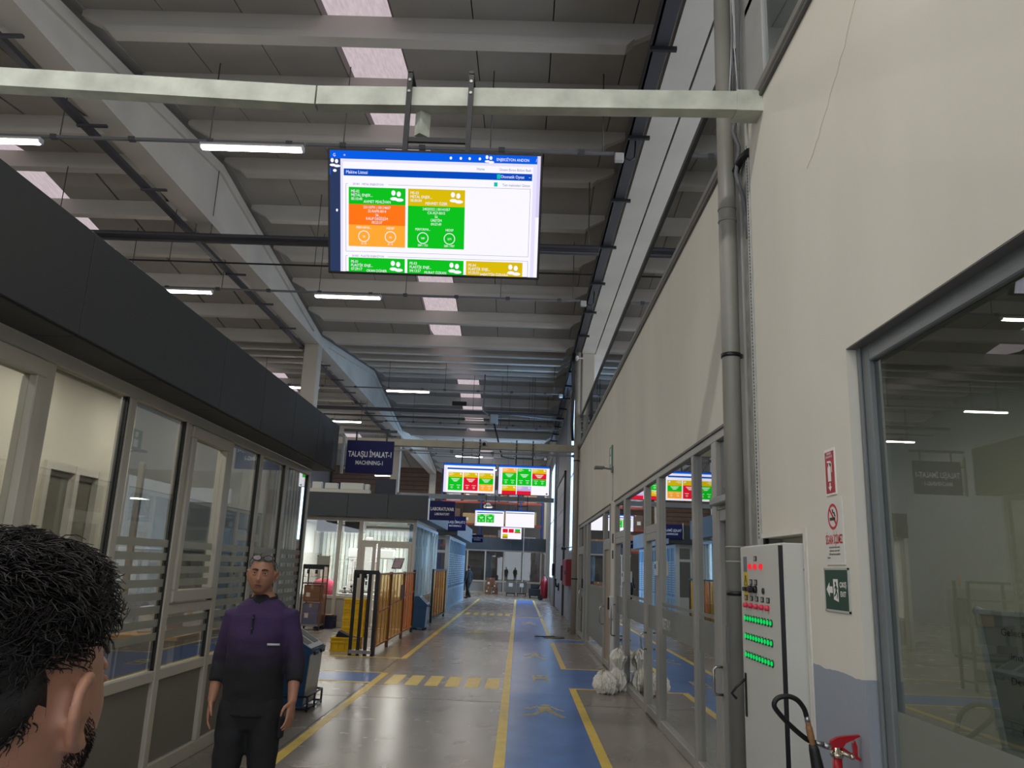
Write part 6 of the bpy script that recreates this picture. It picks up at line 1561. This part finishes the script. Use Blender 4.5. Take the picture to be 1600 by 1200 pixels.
    for z, r_, nm in ((-.0585, .0032, 'upper_lip'), (-.0705, .0038, 'lower_lip')):
        e = MB(); e.loft([HM @ Vector((x*hsz, y*hsz, (z+dz)*hsz)) for x, y, dz in ((-.023, .0815, -.002), (-.011, .093, .001), (0, .096, 0), (.011, .093, .001), (.023, .0815, -.002))], [.001*hsz, r_*hsz, r_*hsz, r_*hsz, .001*hsz], 8, dome=1); e.build(nm, mat('lips', (128, 78, 72), .5), root, local=True)
    e = MB(); e.sphere(HM @ Vector((0, .0865*hsz, -.0645*hsz)), (.015*hsz, .006*hsz, .0042*hsz), 14, 8); e.build('mouth', mat('mouth dark', (44, 22, 20), .6), root, local=True)
    # clothing
    if shirt:
        b = MB(); k = .013
        rows = [(z, a+k, bb+k, yo) for z, a, bb, yo in TORSO if z <= 1.43]
        rows[0] = (.80, .182, .132, -.005); rows[1] = (.90, .184, .132, -.008); rows[2] = (1.0, .180, .130, 0); rows[3] = (1.1, .176, .130, .008)
        b.loft([S((0, yo, z)) for z, a, bb, yo in rows]+[S((0, -.012, 1.462))], [(a*hs, bb*hs) for z, a, bb, yo in rows]+[(.095*hs, .082*hs)], 28, ref=(1, 0, 0))
        for q in ('R', 'L'):
            sh, el, wr_ = S(J['sh'+q]), S(J['el'+q]), S(J['wr'+q]); cu_ = lerp_pt(el, wr_, sleeve)
            b.loft([lerp_pt(sh, (0, 0, sh.z-.02), .35), sh, lerp_pt(sh, el, .5), el, lerp_pt(el, wr_, sleeve*.5), cu_], [.064*hs, .064*hs, .060*hs, .057*hs, .056*hs, .049*hs], 18)
        c = remeshed('shirt', b, .011, shirt, root, 4)
        for i, v in enumerate(c.data.vertices):
            d_ = mnoise.noise(v.co*9)+.5*mnoise.noise(Vector((v.co.x*7, v.co.y*7, v.co.z*22)))
            v.co += v.normal*d_*.007*hs
        cm = MB(); P_ = [S((.080*math.sin(t_), -.012+.074*math.cos(t_), 1.447+.030*(1-math.cos(t_))*.5)) for t_ in [PI*2*i/20+.35 for i in range(19)]]
        cm.loft([p+Vector((0, 0, .006*hs)) for p in P_], [(.019*hs, .0075*hs)]*len(P_), 10, ref=(0, 0, 1)); cm.build('collar', mat('dark collar', (20, 20, 26), .85), root, local=True)
        cm = MB(); cm.loft([S((0, .02, 1.39)), S((0, .012, 1.44)), S((0, -.004, 1.458))], [(.085*hs, .080*hs), (.074*hs, .070*hs), (.066*hs, .064*hs)], 22, ref=(1, 0, 0)); cm.build('undershirt', mat('black undershirt', (14, 14, 17), .9), root, local=True)
    if trous:
        b = MB(); b.loft([S((0, -.005, .73)), S((0, -.006, .88)), S((0, 0, 1.0))], [(.130*hs, .105*hs), (.176*hs, .126*hs), (.166*hs, .122*hs)], 24, ref=(1, 0, 0))
        for q in ('R', 'L'):
            hp, kn, an = S(J['hip'+q]), S(J['kn'+q]), S(J['an'+q])
            b.loft([hp+Vector((0, 0, .03)), hp, lerp_pt(hp, kn, .5), kn, lerp_pt(kn, an, .4), lerp_pt(kn, an, .98)], [.094*hs, .104*hs, .092*hs, .078*hs, .076*hs, .074*hs], 18)
        c = remeshed('trousers', b, .012, trous, root, 4)
        for v in c.data.vertices:
            v.co += v.normal*(mnoise.noise(Vector((v.co.x*8, v.co.y*8, v.co.z*16)))*.007*hs)
    for q in ('R', 'L'):
        an = S(J['an'+q]); tw = J.get('toe'+q, (0, 1, 0)); d_ = Vector(tw).normalized()
        b = MB(); z0 = .0
        b.loft([an-d_*.055*hs+Vector((0, 0, -.035*hs)), an-d_*.02*hs+Vector((0, 0, -.03*hs)), an+d_*.08*hs+Vector((0, 0, -.040*hs)), an+d_*.15*hs+Vector((0, 0, -.052*hs)), an+d_*.19*hs+Vector((0, 0, -.058*hs))], [(.033*hs, .038*hs), (.040*hs, .046*hs), (.045*hs, .036*hs), (.045*hs, .026*hs), (.03*hs, .018*hs)], 16, ref=Vector((0, 0, 1)).cross(d_), dome=1)
        b.build('shoe', shoe, root, local=True)
    if hair_fn: hair_fn(root, HM, hsz)
    if extra: extra(root, S, HM, hsz)
    return root
def scalp_cap(root, HM, s, keep, off, m, seed=0, amp=.003, name='hair'):
    hv, hf = head_geo(s, 84, 64); b = MB(); out = []
    ks = [keep(v[0]/s, v[1]/s, v[2]/s) for v in hv]
    for v, k in zip(hv, ks):
        p = Vector(v); n_ = Vector((p.x, p.y*.8, p.z*.8)).normalized()
        o = off(v[0]/s, v[1]/s, v[2]/s)*s if k > 0 else -.014*s
        out.append(HM @ (p+n_*(o*min(1, k)-.012*s*(1-min(1, k))*(k > 0)+amp*s*mnoise.noise(p*70/s*.12*8+Vector((seed, 0, 0)))*(k > 0))))
    b.add(out, [f for f in hf if max(ks[i] for i in f) > 0], True)
    return b.build(name, m, root, local=True)
STAND = dict(head=(0, .012, 1.60), shR=(.178, -.01, 1.385), shL=(-.178, -.01, 1.385), elR=(.235, -.02, 1.10), elL=(-.235, -.02, 1.10), wrR=(.245, .06, .87), wrL=(-.245, .06, .87),
             hipR=(.09, 0, .86), hipL=(-.09, 0, .86), knR=(.10, .015, .47), knL=(-.10, .015, .47), anR=(.105, -.02, .078), anL=(-.105, -.02, .078))
# ---- the man walking towards the camera
SK1 = skin_mat('tanned skin', (158, 112, 88), 0)
def hair_grey(root, HM, s):
    def keep(x, y, z):
        line = .072 if y > .03 else (.030 if y > -.005 else (-.002 if y > -.03 else -.045))
        if y > .0 and y <= .03 and abs(x) > .055: line = .03
        return max(0, min(1, (z-line)/.008))
    scalp_cap(root, HM, s, keep, lambda x, y, z: .008 if z > .06 else .0045, mat('short grey hair', (92, 86, 80), .85, var=.25, vs=60, bump=.8, bs=220), 2, .003)
def man_extra(root, S, HM, s):
    b = MB(); b.loft([S((-.17, .119, 1.215)), S((-.10, .137, 1.215))], [(.006, .002)]*2, 8, ref=(0, 0, 1)); b.build('chest_badge', mat('reflective tape', (190, 190, 186), .4), root, local=True)
    b = MB()
    k = S(lerp_pt(MAN['knL'], MAN['anL'], .04)); b.loft([k+Vector((0, 0, -.018)), k+Vector((0, 0, .018))], [.083, .084], 24, caps=False); b.build('reflective_band', mat('reflective tape', (190, 190, 186)), root, local=True)
    b = MB(); p = S((.0, 0, 0)); b.box(-.205*1, -.175, .0, .05, .66, .78, .01); b.build('cargo_pocket', mat('dark trousers', (17, 18, 22), .85), root, local=True)
    b = MB(); b.bar(S((0, .128, 1.38)), S((0, .136, 1.27)), .010, .004, (0, 1, 0)); b.build('placket', mat('dark collar', (20, 20, 26)), root, local=True)
    b = MB()
    for z in (1.36, 1.30): b.sphere(S((0, .139, z)), .006, 8, 6)
    b.build('button', mat('dark button', (60, 50, 60), .4), root, local=True)
MAN = dict(STAND, head=(.01, .03, 1.607), shR=(.166, -.01, 1.362), shL=(-.170, -.01, 1.370), elR=(.222, -.03, 1.10), elL=(-.242, .0, 1.115), wrR=(.225, .04, .88), wrL=(-.272, .11, .905),
           knR=(.095, .06, .475), anR=(.10, .05, .078), knL=(-.105, .02, .47), anL=(-.125, -.14, .085))
man = person('man in a dark purple work shirt walking towards the camera, glasses pushed up', (-1.505, 4.80, 0), PI-.02, .965, MAN, SK1,
             two_tone('purple work shirt', (20, 20, 24), (54, 34, 74), 1.02, 1.24), mat('dark trousers', (17, 18, 22), .85), mat('black shoe', (16, 16, 17), .4), hair_grey, headrot=(.03, -.05, .16), extra=man_extra, vox=.0055)
def glasses(root, HM, s, label):
    t = thing('eyeglasses', label, 'glasses', tuple(root.matrix_world.translation) if False else tuple(root.location)); t.rotation_euler = root.rotation_euler
    G = lambda x, y, z: HM @ Vector((x*s, y*s, z*s))
    for sd in (1, -1):
        n_ = 20; ring = [G(sd*(.033+.026*math.cos(2*PI*i/n_)), .071-.32*(.018*math.sin(2*PI*i/n_)), .106+.95*.017*math.sin(2*PI*i/n_)-.006) for i in range(n_+1)]
        MB().loft(ring, .0024*s, 6).build('rim', BLACK, t, local=True)
        b = MB(); c = G(sd*.033, .071, .100); b.v = [tuple(c)]+[tuple(p) for p in ring[:-1]]; b.f = [(0, 1+i, 1+(i+1) % n_) for i in range(n_)]; b.sm = [True]*n_; b.mi = [0]*n_
        b.build('lens', glass('spectacle lens', (.75, .78, .8), 6), t, local=True)
        MB().loft([G(sd*.060, .070, .100), G(sd*.080, .03, .075), G(sd*.083, -.02, .045)], .0022*s, 6).build('temple_arm', BLACK, t, local=True)
    MB().loft([G(.008, .073, .104), G(0, .075, .107), G(-.008, .073, .104)], .0022*s, 6).build('bridge', BLACK, t, local=True)
_hs = .965; _HM = Matrix.Translation(Vector(MAN['head'])*_hs) @ (Matrix.Rotation(.16, 4, 'Z') @ Matrix.Rotation(.03, 4, 'X') @ Matrix.Rotation(-.05, 4, 'Y'))
glasses(man, _HM, _hs, 'glasses pushed up onto the hair of the man in purple')

# ---- the person far down the hall
FARP = dict(STAND, knR=(.09, .12, .48), anR=(.09, .16, .08), knL=(-.09, -.02, .47), anL=(-.09, -.22, .12), wrR=(.24, .0, .87), wrL=(-.24, .10, .87))
def hair_dark(root, HM, s):
    scalp_cap(root, HM, s, lambda x, y, z: max(0, min(1, (z-(.07 if y > .03 else (.02 if y > -.02 else -.05)))/.01)), lambda x, y, z: .014, mat('dark hair', (40, 34, 30), .85), 1)
person('small distant person in dark jacket and trousers at the end of the wall tinted daylight blue', (-2.62, 42.6, 0), .9, .97, FARP, skin_mat('distant skin', (170, 130, 110), 0), mat('dark jacket', (34, 36, 42), .85), mat('dark trousers', (17, 18, 22)), mat('black shoe', (16, 16, 17)), hair_dark, vox=.010, sleeve=.97)

# ---- the dark-haired man in front of the camera, seen from behind
SK2 = skin_mat('fair skin', (190, 138, 112), 0)
FG = dict(STAND, head=(0, .02, 1.6))
HAIRD = mat('dark brown hair', (30, 24, 21), .6, var=.3, vs=40); HAIRT = mat('light-struck hair tips', (56, 46, 40), .55, var=.3, vs=40)  # paler tips: light hitting the top of the hair, put into the colour
def strands(mb, HM, s, n, keep, length, flow, wave, rad, seed, segs=6, hv=None):
    rg = random.Random(seed); hv, hf = head_geo(s, 72, 56); cnt = 0; tries = 0
    while cnt < n and tries < n*12:
        tries += 1
        f = hf[rg.randrange(len(hf))]; a = Vector(hv[f[0]]); p = a+(Vector(hv[f[1]])-a)*rg.random()+(Vector(hv[f[3]])-a)*rg.random()
        q = p/s
        if rg.random() > keep(q.x, q.y, q.z): continue
        # even out the density: cells near the poles are small
        if rg.random() > min(1, math.hypot(q.x, q.y)/.085+.10): continue
        nrm_ = Vector((q.x/.0765**2, q.y/.096**2, q.z/.119**2)).normalized()
        L_ = length(q.x, q.y, q.z)*s*rg.uniform(.7, 1.25); fl = Vector(flow(q.x, q.y, q.z)); fl = (fl-nrm_*fl.dot(nrm_)*.95)
        fl += Vector((rg.uniform(-.45, .45), rg.uniform(-.45, .45), rg.uniform(-.3, .3)))
        cl = mnoise.noise(q*22)*2.5; side = nrm_.cross(fl if fl.length > .01 else Vector((1, 0, 0))).normalized(); ph = cl*2+rg.uniform(-.5, .5)
        pts = []; cur = p-nrm_*.002*s; d_ = (nrm_*.9+fl*.4+side*cl*.25).normalized()
        for k in range(segs+1):
            pts.append(cur); t_ = k/segs
            w = side*math.cos(ph+t_*5.5)*wave+nrm_*math.sin(ph+t_*5.5)*wave*.6
            dd = (d_*(1-t_*.75)+fl*(t_*.9)+w).normalized(); cur = cur+dd*(L_/segs)
        base = len(mb.v); m = 3
        for k, c in enumerate(pts):
            t_ = k/segs; r_ = rad*s*(1-.75*t_); tg = (pts[min(k+1, segs)]-pts[max(k-1, 0)]).normalized(); u_ = tg.orthogonal().normalized(); v_ = tg.cross(u_)
            for j in range(m): mb.v.append(tuple(HM @ (c+u_*(r_*math.cos(j*2.094))+v_*(r_*math.sin(j*2.094)))))
        for k in range(segs):
            for j in range(m): mb.f.append((base+k*m+j, base+k*m+(j+1) % m, base+(k+1)*m+(j+1) % m, base+(k+1)*m+j)); mb.sm.append(True); mb.mi.append(0)
        cnt += 1
def scalp(x, y, z, side=True):
    """hair zone of the head: 1 inside"""
    if y > .045: ln = .072
    elif y > .020: ln = .052 if abs(x) > .05 else .068
    elif y > .006: ln = -.018 if side else .04                     # sideburn in front of the ear
    elif y > -.032: ln = .034                      # over the ear
    else: ln = max(-.088, .004-(-.032-y)*1.5)
    return max(0., min(1., (z-ln)/.018))
def hair_fg(root, HM, s):
    def off(x, y, z):
        top = max(0, min(1, (z-.03)/.05))
        return .006+.006*top+.004*mnoise.noise(Vector((x*34, y*34, z*34)))*(.2+top)
    scalp_cap(root, HM, s, lambda x, y, z: scalp(x, y, z, False), off, HAIRD, 4, .004, 'hair_base')
    top = lambda x, y, z: max(0, min(1, (z-.025)/.04))
    b = MB(); strands(b, HM, s, 8200, lambda x, y, z: scalp(x, y, z, False)*(.35+.65*top(x, y, z)), lambda x, y, z: .014+.029*top(x, y, z)+.006*max(0, y/.09)*top(x, y, z),
                      lambda x, y, z: (x*3, .5*top(x, y, z)-.15*(1-top(x, y, z)), -1.1*(1-top(x, y, z))-.1*top(x, y, z)), 1.0, .0013, 21)
    stuff(b.build('hair', HAIRD, root, local=True, fix=False))
    b = MB(); strands(b, HM, s, 1300, lambda x, y, z: scalp(x, y, z)*max(0, min(1, (z-.055)/.03))*(.4+.6*(y > 0)), lambda x, y, z: .040+.016*max(0, y/.09),
                      lambda x, y, z: (x*4+.1, .6, .05), 1.15, .0013, 33, segs=9)
    stuff(b.build('hair_lock', HAIRT, root, local=True, fix=False))
    def beard(x, y, z):
        if y < .002: return 0
        up = .034 if y < .020 else max(-.052, -.004-(y-.020)*1.0)
        if abs(x) < .026 and z > -.05: return 0
        return max(0, min(1, (up-z)/.010))*(1 if z > -.116 else 0)*(.55 if z > -.02 else 1)
    b = MB(); strands(b, HM, s, 9000, beard, lambda x, y, z: .0055, lambda x, y, z: (0, .2, -1), .15, .0006, 45, segs=2)
    stuff(b.build('beard', mat('dark stubble', (46, 34, 28), .8), root, local=True, fix=False))
FGLOC = (-.428, .665, 0)
fg = person('dark curly-haired bearded man seen close up from behind at the picture edge', FGLOC, -.10, .955, FG, SK2, mat('black jacket', (20, 20, 23), .85), mat('dark trousers', (17, 18, 22)), mat('black shoe', (16, 16, 17)), hair_fg, headrot=(.10, .0, -.05), vox=.0033, sleeve=.97)
